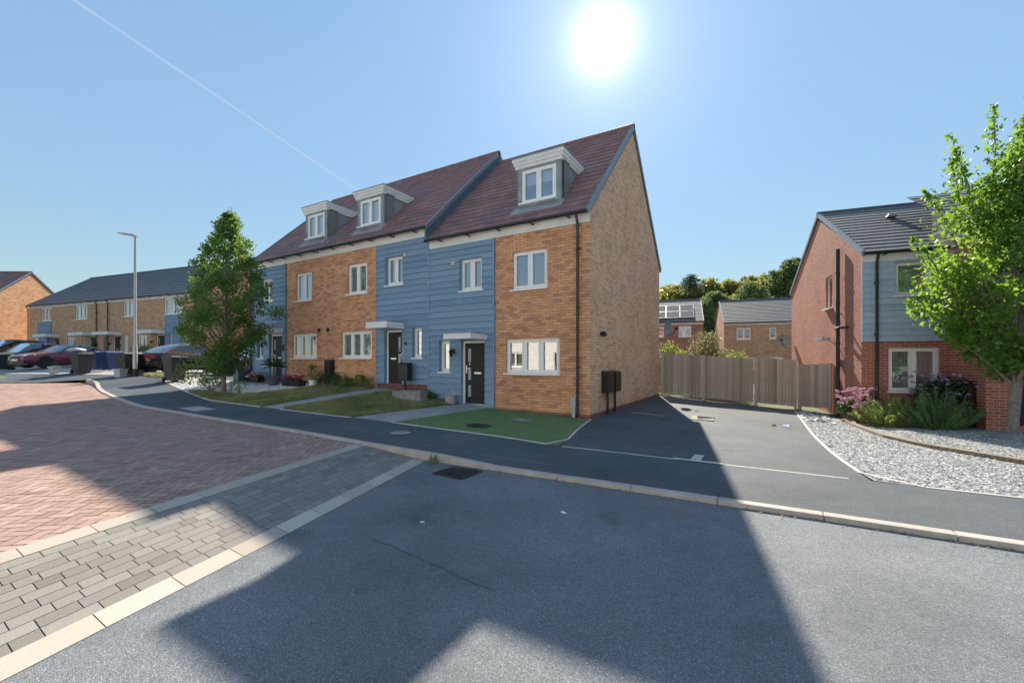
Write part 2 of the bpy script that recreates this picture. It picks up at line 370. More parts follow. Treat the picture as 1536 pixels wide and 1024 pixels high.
ox = sheet('block_paved_road', RED, 'joint', g_road, -.004)
ox2 = sheet('ramp_bed', RAMP, 'joint', g_road, -.004)
# herringbone red blocks at 45 degrees to the kerb
hb = MB(); hb.used = True
L_, W_ = .2, .1; gp = .004; c45, s45 = math.cos(R(43)), math.sin(R(43))
def paver(b, x0, x1, y0, y1, poly):
    cx, cy = (x0 + x1) / 2, (y0 + y1) / 2; wx, wy = cx * c45 - cy * s45 - 8, cx * s45 + cy * c45 - 8
    if not (-29 < wx < 0 and -11.5 < wy < -3.7) or not inside(poly, wx, wy): return
    q = [(x * c45 - y * s45 - 8, x * s45 + y * c45 - 8) for x, y in ((x0 + gp, y0 + gp), (x1 - gp, y0 + gp), (x1 - gp, y1 - gp), (x0 + gp, y1 - gp))]
    b.tint = min(1, max(0, random.gauss(.5, .22))); dz = random.uniform(-.0015, .0015)
    b.face([(x, y, g_road(x, y) + dz) for x, y in q])
for k in range(-260, 260):
    for m in range(-105, 105):
        x = k * W_ + m * 2 * W_; y = k * W_ - m * 2 * W_
        paver(hb, x, x + L_, y, y + W_, RED)
        paver(hb, x + 0, x + W_, y + W_, y + W_ + L_, RED)
hb.build('red_block', 'redpave', ox)
def row_pavers(name, e0, e1, rows, lens, mat, parent, v0=-5.33, v1=-14.0, dz=.001, fn=g_road, gap=.003):
    b = MB(); b.used = True
    for r in range(rows):
        v = v0 + random.uniform(0, .1)
        while v > v1:
            L = random.choice(lens); va, vb = min(v0, v) - gap, v - L + gap
            q = []
            for vv, t in ((va, r), (vb, r), (vb, r + 1), (va, r + 1)):
                t = (r + gap * rows * .8) / rows if t == r else (r + 1 - gap * rows * .8) / rows
                u = e0(vv) + (e1(vv) - e0(vv)) * t; q.append((u, vv, fn(u, vv) + dz))
            b.tint = min(1, max(0, random.gauss(.5, .22))); b.face(q); v -= L
    return b.build(name, mat, parent)
row_pavers('grey_block', lambda v: e_red(v) + .12, lambda v: e_ramp(v) - .13, 10, (.13, .14, .2, .2, .27), 'greypave', ox2)
row_pavers('buff_sett', lambda v: e_red(v) - .1, lambda v: e_red(v) + .12, 1, (.45,), 'buffpave', ox2, dz=.004)
row_pavers('buff_sett', lambda v: e_ramp(v) - .13, lambda v: e_ramp(v) + .09, 1, (.45,), 'buffpave', ox2, dz=.004)
# border course of red blocks along the kerb
bb = MB(); bb.used = True; kp = [p for p in kout if p[0] < -2.0]
for off in (0, .1, .2):
    for (x0, y0), (x1, y1) in zip(kp, kp[1:]):
        L = math.hypot(x1 - x0, y1 - y0); n = max(1, round(L / .2)); d = ((x1 - x0) / L, (y1 - y0) / L); q = (-d[1], d[0])
        for i in range(n):
            a, c = (i / n) * L + .003, ((i + 1) / n) * L - .003
            P = [(x0 + d[0] * s + q[0] * w, y0 + d[1] * s + q[1] * w) for s, w in ((a, off + .004), (c, off + .004), (c, off + .096), (a, off + .096))]
            bb.tint = min(1, max(0, random.gauss(.42, .2))); bb.face([(x, y, g_red(x, y) + .003) for x, y in P][::1])
bb.build('border_block', 'redpave', ox)
# far road and parking bays on the left
g_left = lambda u, v: g(u, v) - .01
sheet('side_road', [(-21.4, -3.6), (-21.7, -2.6), (-34, -4.6), (-55, -8.2), (-75, -12), (-75, -40), (-36, -19), (-30, -12.5), (-24.5, -7.1)], 'footway', g_left, 0, 1.0)
sheet('parking_bay_paving', [(-75, -11.9), (-55, -8.1), (-34, -4.5), (-21.7, -2.5), (-19.6, -2.3), (-19.6, 6.2), (-52, .5), (-75, -3)], 'slab', g, -.004, 1.0)
# gardens
sheet('driveway', [(.05, -.1), (.02, -.05), (.3, -1.4), (.78, -3.46), (4.92, -3.45), (4.82, -2.6), (4.72, -1), (4.66, 1), (4.66, 8.9), (.05, 7.95)], 'drive', g)
turfp = [(-3.02, 0), (-3.05, -.3), (-3.3, -3.45), (-.9, -3.46), (.72, -3.46), (.28, -1.4), (0, -.05), (0, 0)]
sheet('artificial_lawn', turfp, 'turf', g, .004, .4)
sheet('garden_path', [(-4.05, 0), (-4.62, -3.48), (-3.32, -3.46), (-3.02, 0)], 'slab', g)
lawn2 = [(-6.45, 0), (-7.5, -3.48), (-4.64, -3.48), (-4.07, 0)]
sheet('lawn', lawn2, 'lawn', g)
sheet('garden_path', [(-7.7, 0), (-8.42, -3.48), (-7.52, -3.48), (-6.47, 0)], 'slab', g)
lawn1 = [(-7.72, 0), (-8.44, -3.48), (-11.3, -3.45), (-13.0, -3.25), (-13.9, -3.08), (-13.2, -2.75), (-11.3, -2.5), (-10.55, -1.0), (-10.4, 0)]
sheet('lawn', lawn1, 'lawn', g)
peb = [(-10.42, 0), (-10.57, -1.0), (-11.3, -2.48), (-13.2, -2.73), (-13.9, -3.06), (-15, -2.9), (-16.6, -2.62), (-15.6, -1.55), (-13.2, -1.0), (-13.0, 0)]
sheet('pebble_garden', peb, 'pebblebed', g)
sheet('door_slab', [(-13.02, 0), (-13.22, -1.0), (-15.62, -1.55), (-16.62, -2.6), (-17.1, -2.55), (-19.55, -2.33), (-19.6, -1.6), (-15.9, -.9), (-15.4, 0)], 'slab', g)
sheet('side_driveway', [(-15.4, 0), (-15.9, -.9), (-19.58, -1.6), (-19.58, 6.2), (-15.4, 8.2)], 'footway', g)
gr = [(4.7, 8.9), (4.68, 1), (4.74, -1), (4.84, -2.6), (4.95, -3.4), (5.4, -3.48), (12, -3.38), (30, -3.28), (30, 9), (14, 12), (9, 7.5), (6.2, 6.0), (5.8, 8.2)]
sheet('gravel_garden', gr, 'gravelbed', g)
sheet('ground', [(-420, -300), (420, -300), (420, 600), (-420, 600)], 'ground', lambda u, v: g(max(-60, min(12, u)), max(-10, min(12, v))) - .22 + max(0, min(1, (v - 55) / 45)) * 4, 0, 15)
DE = [(4.68, 8.85), (4.67, 1), (4.73, -1), (4.83, -2.6), (4.95, -3.44), (5.4, -3.5), (12, -3.4), (30, -3.3)]
strip('driveway_edging', DE, .05, .15, 'edging', g, .012)
strip('turf_edging', [(0.03, -.02), (.3, -1.4), (.76, -3.46), (-.9, -3.48), (-3.3, -3.47)], .045, .15, 'edging', g, .012)
strip('footway_edging', [(.76, -3.46), (4.7, -3.47)], .04, .12, 'edging', g, .004)
strip('footway_edging', [(-4.62, -3.5), (-7.5, -3.5)], .05, .12, 'edging', g, .01)
strip('footway_edging', [(-8.44, -3.5), (-11.3, -3.47), (-13, -3.27), (-15, -2.92), (-17.1, -2.57), (-19.3, -1.9)], .06, .12, 'edging', g, .015)
# ================================================================== BUILDINGS
def facade(b, x0, x1, z0, z1, ops=(), y=0.0, rev=.1):
    xs = sorted({x0, x1, *[c for o in ops for c in o[:2] if x0 < c < x1]}); zs = sorted({z0, z1, *[c for o in ops for c in o[2:4] if z0 < c < z1]})
    for xa, xb in zip(xs, xs[1:]):
        for za, zb in zip(zs, zs[1:]):
            mx, mz = (xa + xb) / 2, (za + zb) / 2
            if any(o[0] < mx < o[1] and o[2] < mz < o[3] for o in ops): continue
            b.face([(xa, y, za), (xb, y, za), (xb, y, zb), (xa, y, zb)])
    for o in ops:
        if not (x0 < (o[0] + o[1]) / 2 < x1 and z0 < (o[2] + o[3]) / 2 < z1): continue
        a, c, d, e = o[:4]
        b.face([(a, y, d), (a, y + rev, d), (a, y + rev, e), (a, y, e)][::-1]); b.face([(c, y, d), (c, y + rev, d), (c, y + rev, e), (c, y, e)])
        b.face([(a, y, e), (c, y, e), (c, y + rev, e), (a, y + rev, e)]); b.face([(a, y, d), (c, y, d), (c, y + rev, d), (a, y + rev, d)][::-1])
def boards(b, x0, x1, z0, z1, ops=(), y=-.03, h=.185, lap=.032, rev=.13):
    n = max(1, round((z1 - z0) / h)); h = (z1 - z0) / n; b.used = True
    for i in range(n):
        a, c = z0 + i * h, z0 + (i + 1) * h; b.tint = min(1, max(0, random.gauss(.5, .3)))
        zs = sorted({a, c, *[q for o in ops for q in o[2:4] if a + 1e-4 < q < c - 1e-4]}); off = lambda z: y - lap * (1 - (z - a) / h)
        for k, (za, zb) in enumerate(zip(zs, zs[1:])):
            mz = (za + zb) / 2; cuts = sorted((max(o[0], x0), min(o[1], x1)) for o in ops if o[2] < mz < o[3] and o[1] > x0 and o[0] < x1)
            s = x0; spans = []
            for p, q in cuts:
                if p > s: spans.append((s, p))
                s = max(s, q)
            if s < x1: spans.append((s, x1))
            for p, q in spans:
                b.face([(p, off(za), za), (q, off(za), za), (q, off(zb), zb), (p, off(zb), zb)])
                if k == 0: b.face([(p, y + .005, za), (q, y + .005, za), (q, off(za), za), (p, off(za), za)])
    for o in ops:
        if not (x0 < (o[0] + o[1]) / 2 < x1 and z0 < (o[2] + o[3]) / 2 < z1): continue
        a, c, d, e = o[:4]; ya = y - lap * .5
        b.face([(a, ya, d), (a, y + rev, d), (a, y + rev, e), (a, ya, e)][::-1]); b.face([(c, ya, d), (c, y + rev, d), (c, y + rev, e), (c, ya, e)])
        b.face([(a, ya, e), (c, ya, e), (c, y + rev, e), (a, y + rev, e)]); b.face([(a, ya, d), (c, ya, d), (c, y + rev, d), (a, y + rev, d)][::-1])
def window(P, op, y=.06, lights=(1, 1), inner='blind', sill='white', part='window', fmat='white', depth=.07, room=.55, inframe=True, drop=1.0):
    """casement window filling op=(x0,x1,z0,z1); frame front at y. children: pane, sill, blind or curtain, room_lining"""
    x0, x1, z0, z1 = op[:4]; fw = .055; b = MB(); gl = MB()
    b.box(x0, x1, y, y + depth, z0, z0 + fw); b.box(x0, x1, y, y + depth, z1 - fw, z1)
    b.box(x0, x0 + fw, y, y + depth, z0 + fw, z1 - fw); b.box(x1 - fw, x1, y, y + depth, z0 + fw, z1 - fw)
    tot = sum(lights); s = x0 + fw; W = x1 - x0 - 2 * fw
    for i, l in enumerate(lights):
        e = s + W * l / tot
        if i < len(lights) - 1: b.box(e - .03, e + .03, y + .002, y + depth, z0 + fw, z1 - fw)
        a, c = s + (.03 if i else 0), e - (.03 if i < len(lights) - 1 else 0)
        if inframe:
            k = .045; q = y - .014
            b.box(a, c, q, y + .03, z0 + fw, z0 + fw + k); b.box(a, c, q, y + .03, z1 - fw - k, z1 - fw)
            b.box(a, a + k, q, y + .03, z0 + fw + k, z1 - fw - k); b.box(c - k, c, q, y + .03, z0 + fw + k, z1 - fw - k)
        gl.face([(a, y + .035, z0 + fw), (c, y + .035, z0 + fw), (c, y + .035, z1 - fw), (a, y + .035, z1 - fw)])
        s = e
    w = b.build(part, fmat, P, bevel=.004)
    gl.build('pane', 'glass', w)
    if sill:
        q = MB(); q.box(x0 - .05, x1 + .05, y - .15, y + .02, z0 - .045, z0 - .002); q.build('sill', sill, w, bevel=.005)
    r = MB(); ya, yb = y + depth + .004, y + depth + room
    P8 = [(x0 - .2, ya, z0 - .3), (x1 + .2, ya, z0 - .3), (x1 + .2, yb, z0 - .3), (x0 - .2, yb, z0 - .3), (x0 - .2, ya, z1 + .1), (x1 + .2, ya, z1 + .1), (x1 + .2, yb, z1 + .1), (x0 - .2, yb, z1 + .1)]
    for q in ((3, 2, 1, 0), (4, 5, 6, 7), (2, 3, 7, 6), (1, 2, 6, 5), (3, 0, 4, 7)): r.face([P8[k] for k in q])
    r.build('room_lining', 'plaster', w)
    yi = y + depth + .05
    if inner == 'blind':
        q = MB(); q.box(x0 + .01, x1 - .01, yi, yi + .01, z1 - (z1 - z0) * drop, z1 - .01); q.build('blind', 'blind', w)
    elif inner == 'slats':
        q = MB(); n = int((z1 - z0) / .05)
        for i in range(n): q.obox(((x0 + x1) / 2, yi, z0 + .04 + i * .05), ((x1 - x0) / 2 - .02, 0, 0), (0, .021, .007), (0, -.0005, .001))
        q.build('venetian_blind', 'blind', w)
    elif inner in ('curtain', 'curtgrey'):
        q = MB()
        for a, c in ((x0, x0 + (x1 - x0) * .42), (x1 - (x1 - x0) * .42, x1)):
            n = 14
            for i in range(n):
                p, t = a + (c - a) * i / n, a + (c - a) * (i + 1) / n
                q.face([(p, yi + .03 * math.sin(i * 2.3), z0 - .1), (t, yi + .03 * math.sin((i + 1) * 2.3), z0 - .1), (t, yi + .03 * math.sin((i + 1) * 2.3), z1), (p, yi + .03 * math.sin(i * 2.3), z1)])
        q.build('curtain', 'curtain' if inner == 'curtain' else 'curtgrey', w)
    elif inner == 'sheer':
        q = MB(); n = 40; f = lambda i: (x0 + (x1 - x0) * i / n, yi - .03 + .02 * math.sin(i * 1.9))
        for i in range(n): q.face([(*f(i), z0 - .1), (*f(i + 1), z0 - .1), (*f(i + 1), z1), (*f(i), z1)])
        q.build('curtain', 'blind', w)
    elif inner == 'frost':
        q = MB(); q.box(x0 + .02, x1 - .02, y + .045, y + .05, z0 + .02, z1 - .02); q.build('obscured_pane', 'frost', w)
    return w
def door(P, op, y=.05, hinge='right', glazed=True, number=None, mat='door'):
    x0, x1, z0, z1 = op[:4]; fw = .065; b = MB()
    b.box(x0 + fw, x1 - fw, y + .02, y + .07, z0 + .03, z1 - fw); d = b.build('door', mat, P, bevel=.004)
    f = MB(); f.box(x0, x0 + fw, y, y + .09, z0, z1); f.box(x1 - fw, x1, y, y + .09, z0, z1); f.box(x0 + fw, x1 - fw, y, y + .09, z1 - fw, z1)
    f.build('door_frame', 'white', d, bevel=.004)
    t = MB(); t.box(x0 + fw, x1 - fw, y - .03, y + .09, z0, z0 + .03); t.build('threshold', 'chrome', d)
    H = z1 - z0; s = -1 if hinge == 'right' else 1      # glazing/handle side
    gx = x0 + fw + .16 if hinge == 'right' else x1 - fw - .16
    if glazed:
        q = MB()
        for a, c in ((.12, .30), (.385, .58), (.67, .88)): q.box(gx - .05, gx + .05, y + .012, y + .03, z0 + H * a, z0 + H * c)
        q.build('door_glazing', 'frost', d, bevel=.003)
    lx = (x0 + x1) / 2 - s * .10
    q = MB(); q.box(lx - .12, lx + .12, y + .008, y + .03, z0 + H * .48, z0 + H * .51); q.build('letter_plate', 'chrome', d, bevel=.003)
    hx = x0 + fw + .05 if hinge == 'right' else x1 - fw - .05
    q = MB(); q.box(hx - .015, hx + .015, y + .008, y + .03, z0 + .92, z0 + 1.15); q.box(hx - .012, hx + .012 - s * .1, y - .03, y - .01, z0 + 1.05, z0 + 1.07); q.box(hx - .01, hx + .01, y - .03, y + .02, z0 + 1.05, z0 + 1.07)
    q.build('handle', 'chrome', d)
    if number:
        for i, ch in enumerate(number):
            digit(d, ch, gx - .03 * (len(number) - 1) + i * .06, y + .014, z0 + H * .615, .075, 'chrome')
    r = MB(); r.box(x0, x1, y + .092, y + .1, z0, z1); r.build('door_backing', 'plaster', d)
    return d
SEG = {'1': 'bc', '2': 'abged', '3': 'abgcd', '4': 'fgbc', '5': 'afgcd', '6': 'afgedc', '7': 'abc', '8': 'abcdefg', '9': 'abcdfg', '0': 'abcdef'}
def digit(P, ch, x, y, z, h, mat):
    w = h * .55; t = h * .15; b = MB()
    q = {'a': (-w / 2, w / 2, h - t, h), 'd': (-w / 2, w / 2, 0, t), 'g': (-w / 2, w / 2, h / 2 - t / 2, h / 2 + t / 2), 'f': (-w / 2, -w / 2 + t, h / 2, h), 'b': (w / 2 - t, w / 2, h / 2, h), 'e': (-w / 2, -w / 2 + t, 0, h / 2), 'c': (w / 2 - t, w / 2, 0, h / 2)}
    for s in SEG[ch]: a, c, d, e = q[s]; b.box(x + a, x + c, y - .006, y + .002, z + d, z + e)
    b.build('house_number', mat, P)
def canopy(P, x0, x1, z0, z1, proj, y=0.0):
    b = MB(); b.box(x0, x1, y - proj, y + .02, z0, z1); c = b.build('door_canopy', 'offwhite', P, bevel=.006)
    q = MB(); q.box(x0 - .015, x1 + .015, y - proj - .015, y + .01, z1 + .002, z1 + .03); q.box(x0 + .02, x1, y - .04, y + .0, z1 + .03, z1 + .1); q.build('lead_cover', 'lead', c)
    return c
def roof_slope(b, x0, x1, ya, za, yb, zb, gauge=.3, step=.022):
    """courses from eave (ya,za) up to ridge (yb,zb), each course lapped"""
    dy, dz = yb - ya, zb - za; L = math.hypot(dy, dz); n = max(1, round(L / gauge)); ny, nz = -dz / L, dy / L
    if nz < 0: ny, nz = -ny, -nz
    for i in range(n):
        t0, t1 = i / n, (i + 1) / n; a = (ya + dy * t0 + ny * step, za + dz * t0 + nz * step); c = (ya + dy * t1 + ny * .004, za + dz * t1 + nz * .004); l = (ya + dy * t0 - ny * .003, za + dz * t0 - nz * .003)
        v0, v1 = i * .3, (i + 1) * .3 - .004
        fl = dy > 0
        q = [(x0, *a), (x1, *a), (x1, *c), (x0, *c)]; u = [(x0, v0), (x1, v0), (x1, v1), (x0, v1)]
        if not fl: q, u = q[::-1], u[::-1]
        b.face(q, u)
        q = [(x0, *l), (x1, *l), (x1, *a), (x0, *a)]; b.face(q if fl else q[::-1], [(x0, v0 + .02), (x1, v0 + .02), (x1, v0 + .03), (x0, v0 + .03)])
def gable_roof(P, x0, x1, D, ze, zr, mat, over=.18, verge=(True, True), gauge=.3, soffit='white', fas=.24, gutter=True, front=True, back=True, fz=None):
    b = MB(); ym = D / 2; sl = (zr - ze) / (ym + over)
    roof_slope(b, x0, x1, -over, ze, ym, zr, gauge)
    if back: roof_slope(b, x0, x1, D + over, ze, ym, zr, gauge)
    r = b.build('roof', mat, P)
    for xv, on in ((x0, verge[0]), (x1, verge[1])):
        if not on: continue
        q = MB(); sg = -1 if xv == x0 else 1; a, c = sorted((xv - sg * .03, xv + sg * .05))
        for ye in (-over - .01, D + over + .01):
            q.hexa([(a, ye, ze - .11), (c, ye, ze - .11), (c, ym, zr - .11), (a, ym, zr - .11), (a, ye, ze + .045), (c, ye, ze + .045), (c, ym, zr + .05), (a, ym, zr + .05)])
        q.build('verge_trim', 'verge', r, weld=True)
    q = MB(); q.tube([(x0 - .05, ym, zr - .01), (x1 + .05, ym, zr - .01)], .095, 10); q.build('ridge_tiles', mat, r)
    zt = ze - .03
    if front:
        q = MB(); q.box(x0, x1, -.035, -.012, zt - fas, zt); q.box(x0, x1, -over + .03, -.036, zt - .02, zt - .002); q.build('fascia', 'offwhite', P)
    if gutter:
        q = MB(); yc = -over - .035
        for k in range(6):
            t0, t1 = math.pi + math.pi * k / 6, math.pi + math.pi * (k + 1) / 6; rr = .062
            q.face([(x0, yc + rr * math.cos(t0), zt + rr * math.sin(t0)), (x1, yc + rr * math.cos(t0), zt + rr * math.sin(t0)), (x1, yc + rr * math.cos(t1), zt + rr * math.sin(t1)), (x0, yc + rr * math.cos(t1), zt + rr * math.sin(t1))])
        q.box(x0, x1, yc - .066, yc - .058, zt - .01, zt + .012)
        q.box(x0, x0 + .004, yc - .06, yc + .06, zt - .06, zt); q.box(x1 - .004, x1, yc - .06, yc + .06, zt - .06, zt)
        n = max(2, int((x1 - x0) / .95))
        for i in range(n): xx = x0 + (i + .5) * (x1 - x0) / n; q.box(xx - .02, xx + .02, yc - .075, -.03, zt - .085, zt - .055)
        q.build('gutter', 'gutter', P)
    return r
def gable_wall(b, x, D, zb, ze, zr, ops=(), out=1, over=.0, depth=.1):
    """side wall in plane x; ops in (y0,y1,z0,z1)"""
    ys = sorted({0, D, *[c for o in ops for c in o[:2]]}); zs = sorted({zb, ze, *[c for o in ops for c in o[2:4]]})
    def F(p): b.face(p if out > 0 else p[::-1])
    for a, c in zip(ys, ys[1:]):
        for d, e in zip(zs, zs[1:]):
            if any(o[0] < (a + c) / 2 < o[1] and o[2] < (d + e) / 2 < o[3] for o in ops): continue
            F([(x, a, d), (x, c, d), (x, c, e), (x, a, e)])
    F([(x, 0, ze), (x, D, ze), (x, D / 2, zr)])
    for a, c, d, e in [o[:4] for o in ops]:
        xi = x - out * depth
        b.face([(x, a, d), (xi, a, d), (xi, a, e), (x, a, e)]); b.face([(x, c, d), (xi, c, d), (xi, c, e), (x, c, e)]); b.face([(x, a, e), (xi, a, e), (xi, c, e), (x, c, e)]); b.face([(x, a, d), (xi, a, d), (xi, c, d), (x, c, d)])
def downpipe(P, x, z0, z1, y=-.1, swan=True, r=.036):
    b = MB(); pts = [(x, y - .1, z1), (x, y - .1, z1 - .06), (x, y, z1 - .28), (x, y, z0 + .08), (x, y - .07, z0)] if swan else [(x, y, z1), (x, y, z0)]
    b.tube(pts, r, 10)
    z = z1 - .9
    while z > z0 + .3: b.tube([(x, y, z), (x, y, z + .05)], r + .008, 10); b.box(x - .06, x + .06, y + .02, y + .045, z, z + .04); z -= 1.5
    return b.build('downpipe', 'gutter', P, smooth=True)
def wall_light(P, x, y, z, kind='lantern'):
    b = MB()
    if kind == 'spot':
        b.tube([(x, y, z), (x, y - .07, z)], .03, 8); b.tube([(x, y - .07, z + .06), (x, y - .07, z - .08)], .045, 10)
    else:
        b.box(x - .03, x + .03, y - .02, y, z - .06, z + .1); b.tube([(x, y - .02, z), (x, y - .1, z + .1), (x, y - .16, z + .06)], .012, 6)
        b.lathe([(.02, .07), (.07, .03), (.06, 0), (.04, -.14), (0, -.15)], (x, y - .16, z), 8)
    return b.build('wall_light', 'black', P)
def dormer(P, x0, x1, y0, zb, zt, ztop, slope_y, inner='blind', drop=1.0):
    """box dormer: body x0..x1, front at y0; slope_y(z) = roof y at height z"""
    b = MB(); w0, w1, wz0, wz1 = x0 + .15, x1 - .15, zb + .17, zt - .06
    facade(b, x0, x1, zb - .12, zt, [(w0, w1, wz0, wz1)], y0, .06)
    for x, s in ((x0, -1), (x1, 1)):
        q = [(x, y0, zb - .14), (x, slope_y(zt) + .15, zt), (x, y0, zt)]; b.face(q if s > 0 else q[::-1])
    d = b.build('dormer', 'lead', P)
    q = MB()   # moulded white cornice round three sides, flat roof above
    yb = slope_y(ztop) + .1; prof = [(.05, .0), (.05, .07), (.085, .09), (.085, .15), (.12, .19), (.12, .26)]
    h = ztop - zt; k = h / .29
    for (o0, za), (o1, zc) in zip(prof, prof[1:]):
        A = [(x0 - o0, yb), (x0 - o0, y0 - o0), (x1 + o0, y0 - o0), (x1 + o0, yb)]; B = [(x0 - o1, yb), (x0 - o1, y0 - o1), (x1 + o1, y0 - o1), (x1 + o1, yb)]
        for i in range(3): q.face([(*A[i], zt + za * k), (*A[i + 1], zt + za * k), (*B[i + 1], zt + zc * k), (*B[i], zt + zc * k)])
    o = .05; q.face([(x0 - o, y0 - o, zt), (x0 - o, yb, zt), (x1 + o, yb, zt), (x1 + o, y0 - o, zt)])
    q.build('dormer_cornice', 'offwhite', d)
    q = MB(); o = .13; q.box(x0 - o, x1 + o, y0 - o, yb, zt + .262 * k, ztop); q.build('dormer_flat_roof', 'lead', d)
    q = MB(); sl = (slope_y(zb + 1) - slope_y(zb)); yy = slope_y(zb - .0)
    za = zb - .16; q.hexa([(x0 - .12, slope_y(za) - .0, za + .012), (x1 + .1, slope_y(za), za + .012), (x1 + .1, y0 + .02, za + (y0 + .02 - slope_y(za)) / sl + .012), (x0 - .12, y0 + .02, za + (y0 + .02 - slope_y(za)) / sl + .012)] +
           [(x0 - .12, slope_y(za), za + .045), (x1 + .1, slope_y(za), za + .045), (x1 + .1, y0 + .02, za + (y0 + .02 - slope_y(za)) / sl + .045), (x0 - .12, y0 + .02, za + (y0 + .02 - slope_y(za)) / sl + .045)])
    q.build('lead_apron', 'lead', d)
    w = window(P, (w0, w1, wz0, wz1), y0 + .005, (1, 1), inner, drop=drop, part='dormer_window', room=.4)
    return d
# ------------------------------------------------------------- main terrace (three houses)
SL = (9.22 - 5.22) / 4.18
def town_house(label, X, W, dz, blue, win, dorm, right_gable, left_gable, porch, lights=True):
    H = empty('terraced_house', (X, 0, 0), 0, label, 'house', 'tall brick and blue boarded terraced houses')
    ze, zr, D = 5.22 + dz, 9.22 + dz, 8.0; zb = -.4
    allops = list(win) ; bx0, bx1 = blue
    b = MB()
    for x0, x1 in ((-W, bx0), (bx1, 0)):
        if x1 - x0 > .05: facade(b, x0, x1, zb, ze - .1, [o for o in win if x0 < o[0] < x1], 0, .1)
    if left_gable: gable_wall(b, -W, D, zb, ze - .02, zr - .22, (), -1)
    wall = b.build('wall', 'buff', H)
    b = MB(); b.face([(0, D, zb), (-W, D, zb), (-W, D, ze), (0, D, ze)]); b.build('rear_wall', 'buff', H)
    if right_gable:
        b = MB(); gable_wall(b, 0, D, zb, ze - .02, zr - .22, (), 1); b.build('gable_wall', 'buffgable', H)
    b = MB(); z0 = g(X + (bx0 + bx1) / 2, 0) - .12
    boards(b, bx0 + .03, bx1 - .03, z0 + (.3 if dz else 0), ze - .26, [o for o in win if bx0 < o[0] < bx1], -.03)
    b.box(bx0, bx0 + .035, -.058, 0, z0, ze - .26); b.box(bx1 - .035, bx1, -.058, 0, z0, ze - .26)
    b.build('cladding', 'blue', H)
    if dz:
        b = MB(); b.box(bx0, bx1, -.012, 0, z0 - .3, z0 + .3); b.build('plinth', 'redbase', H)
    else:
        b = MB(); zt = .11; b.box(bx1, .012, -.012, .2, -.4, zt); b.box(.002, .014, -.012, D, -.4, zt); b.build('plinth', 'redbase', H)
    gable_roof(H, -W, 0, D, ze, zr, 'tile_red', .18, (left_gable, True), .3)
    x0, x1 = dorm; slope_y = lambda z: (z - ze) / SL - .18
    dormer(H, x0, x1, .42, 5.74 + dz, 6.92 + dz, 7.22 + dz, slope_y, 'blind', {0: .42}.get(dz, 1.0))
    return H
win1 = [(-2.26, -1.19, 3.42, 4.46), (-2.47, -.84, 1.12, 2.06), (-4.08, -3.27, 3.54, 4.48), (-4.87, -4.46, 1.13, 2.08), (-4.02, -3.17, .17, 2.05)]
H1 = town_house('end house of the tall terrace with its brick gable beside the tarmac driveway', 0, 5.29, 0, (-5.29, -2.84), win1, (-2.34, -.98), True, False, None)
window(H1, win1[0], .06, (1, 1), 'none'); window(H1, win1[1], .06, (1, 1, 1), 'slats')
window(H1, win1[2], .08, (1, 1), 'curtgrey'); window(H1, win1[3], .08, (1,), 'frost'); door(H1, win1[4], .06, 'right', number='9')
canopy(H1, -4.03, -3.08, 2.07, 2.22, .85); downpipe(H1, -.29, .06, 5.18, -.11)
wall_light(H1, -4.27, -.055, 1.72)
def vent(P, x, z, y=-.05):
    b = MB(); b.box(x - .065, x + .065, y - .03, y + .02, z - .06, z + .06); b.build('vent_cover', 'woodbits', P, bevel=.01)
vent(H1, -4.32, 4.38)
b = MB(); b.box(-.50, -.36, -.08, -.001, .30, .54); o = b.build('meter_cover', 'caddy', H1, bevel=.008)
b = MB(); b.box(-.46, -.38, -.07, -.001, .0, .298); b.build('cable_cover', 'caddy', o)
for y0 in (.85, 1.5):
    b = MB(); b.box(.002, .2, y0, y0 + .5, .6, 1.14); b.hexa([(.002, y0 - .01, 1.141), (.215, y0 - .01, 1.141), (.215, y0 + .51, 1.141), (.002, y0 + .51, 1.141), (.002, y0 - .01, 1.19), (.215, y0 - .01, 1.16), (.215, y0 + .51, 1.16), (.002, y0 + .51, 1.19)])
    o = b.build('meter_box', 'black', H1, bevel=.012)
    b = MB(); b.tube([(.09, y0 + .26, .61), (.09, y0 + .26, -.03)], .035, 10); b.build('service_pipe', 'black', o, smooth=True)
b = MB(); b.tube([(0, .8, 2.19), (.07, .8, 2.19)], .05, 10); b.tube([(.06, .8, 2.23), (.13, .8, 2.13)], [.055, .065], 10); b.build('wall_light', 'black', H1)
def dish(P, loc, rz):
    b = MB(); n = 20
    prof = [(0, 0), (.1, .008), (.2, .03), (.28, .06), (.3, .07)]
    for (r0, y0), (r1, y1) in zip(prof, prof[1:]):
        for k in range(n):
            a, c = 2 * math.pi * k / n, 2 * math.pi * (k + 1) / n
            q = [(r0 * math.cos(a), -y0, r0 * math.sin(a)), (r1 * math.cos(a), -y1, r1 * math.sin(a)), (r1 * math.cos(c), -y1, r1 * math.sin(c)), (r0 * math.cos(c), -y0, r0 * math.sin(c))]
            b.face(q if r0 else q[1:])
    o = b.build('satellite_dish', 'lead', P, True, loc, rz); s = MB(); s.tube([(0, 0, -.28), (0, -.3, -.2), (0, -.42, 0)], .014, 6); s.box(-.04, .04, -.46, -.38, -.04, .05); s.tube([(0, .0, 0), (0, .16, -.02), (-.22, .24, -.02)], .022, 8); s.tube([(0, .02, 0), (0, 0, -.28)], .014, 6); s.build('dish_arm', 'black', o)
    return o
dish(H1, (.32, 7.85, 2.74), R(70))
win2 = [(-3.88, -2.87, 3.83, 4.9), (-4.24, -2.64, 1.56, 2.5), (-1.92, -1.12, 3.98, 4.92), (-.70, -.3, 1.56, 2.52), (-1.96, -1.16, .60, 2.48)]
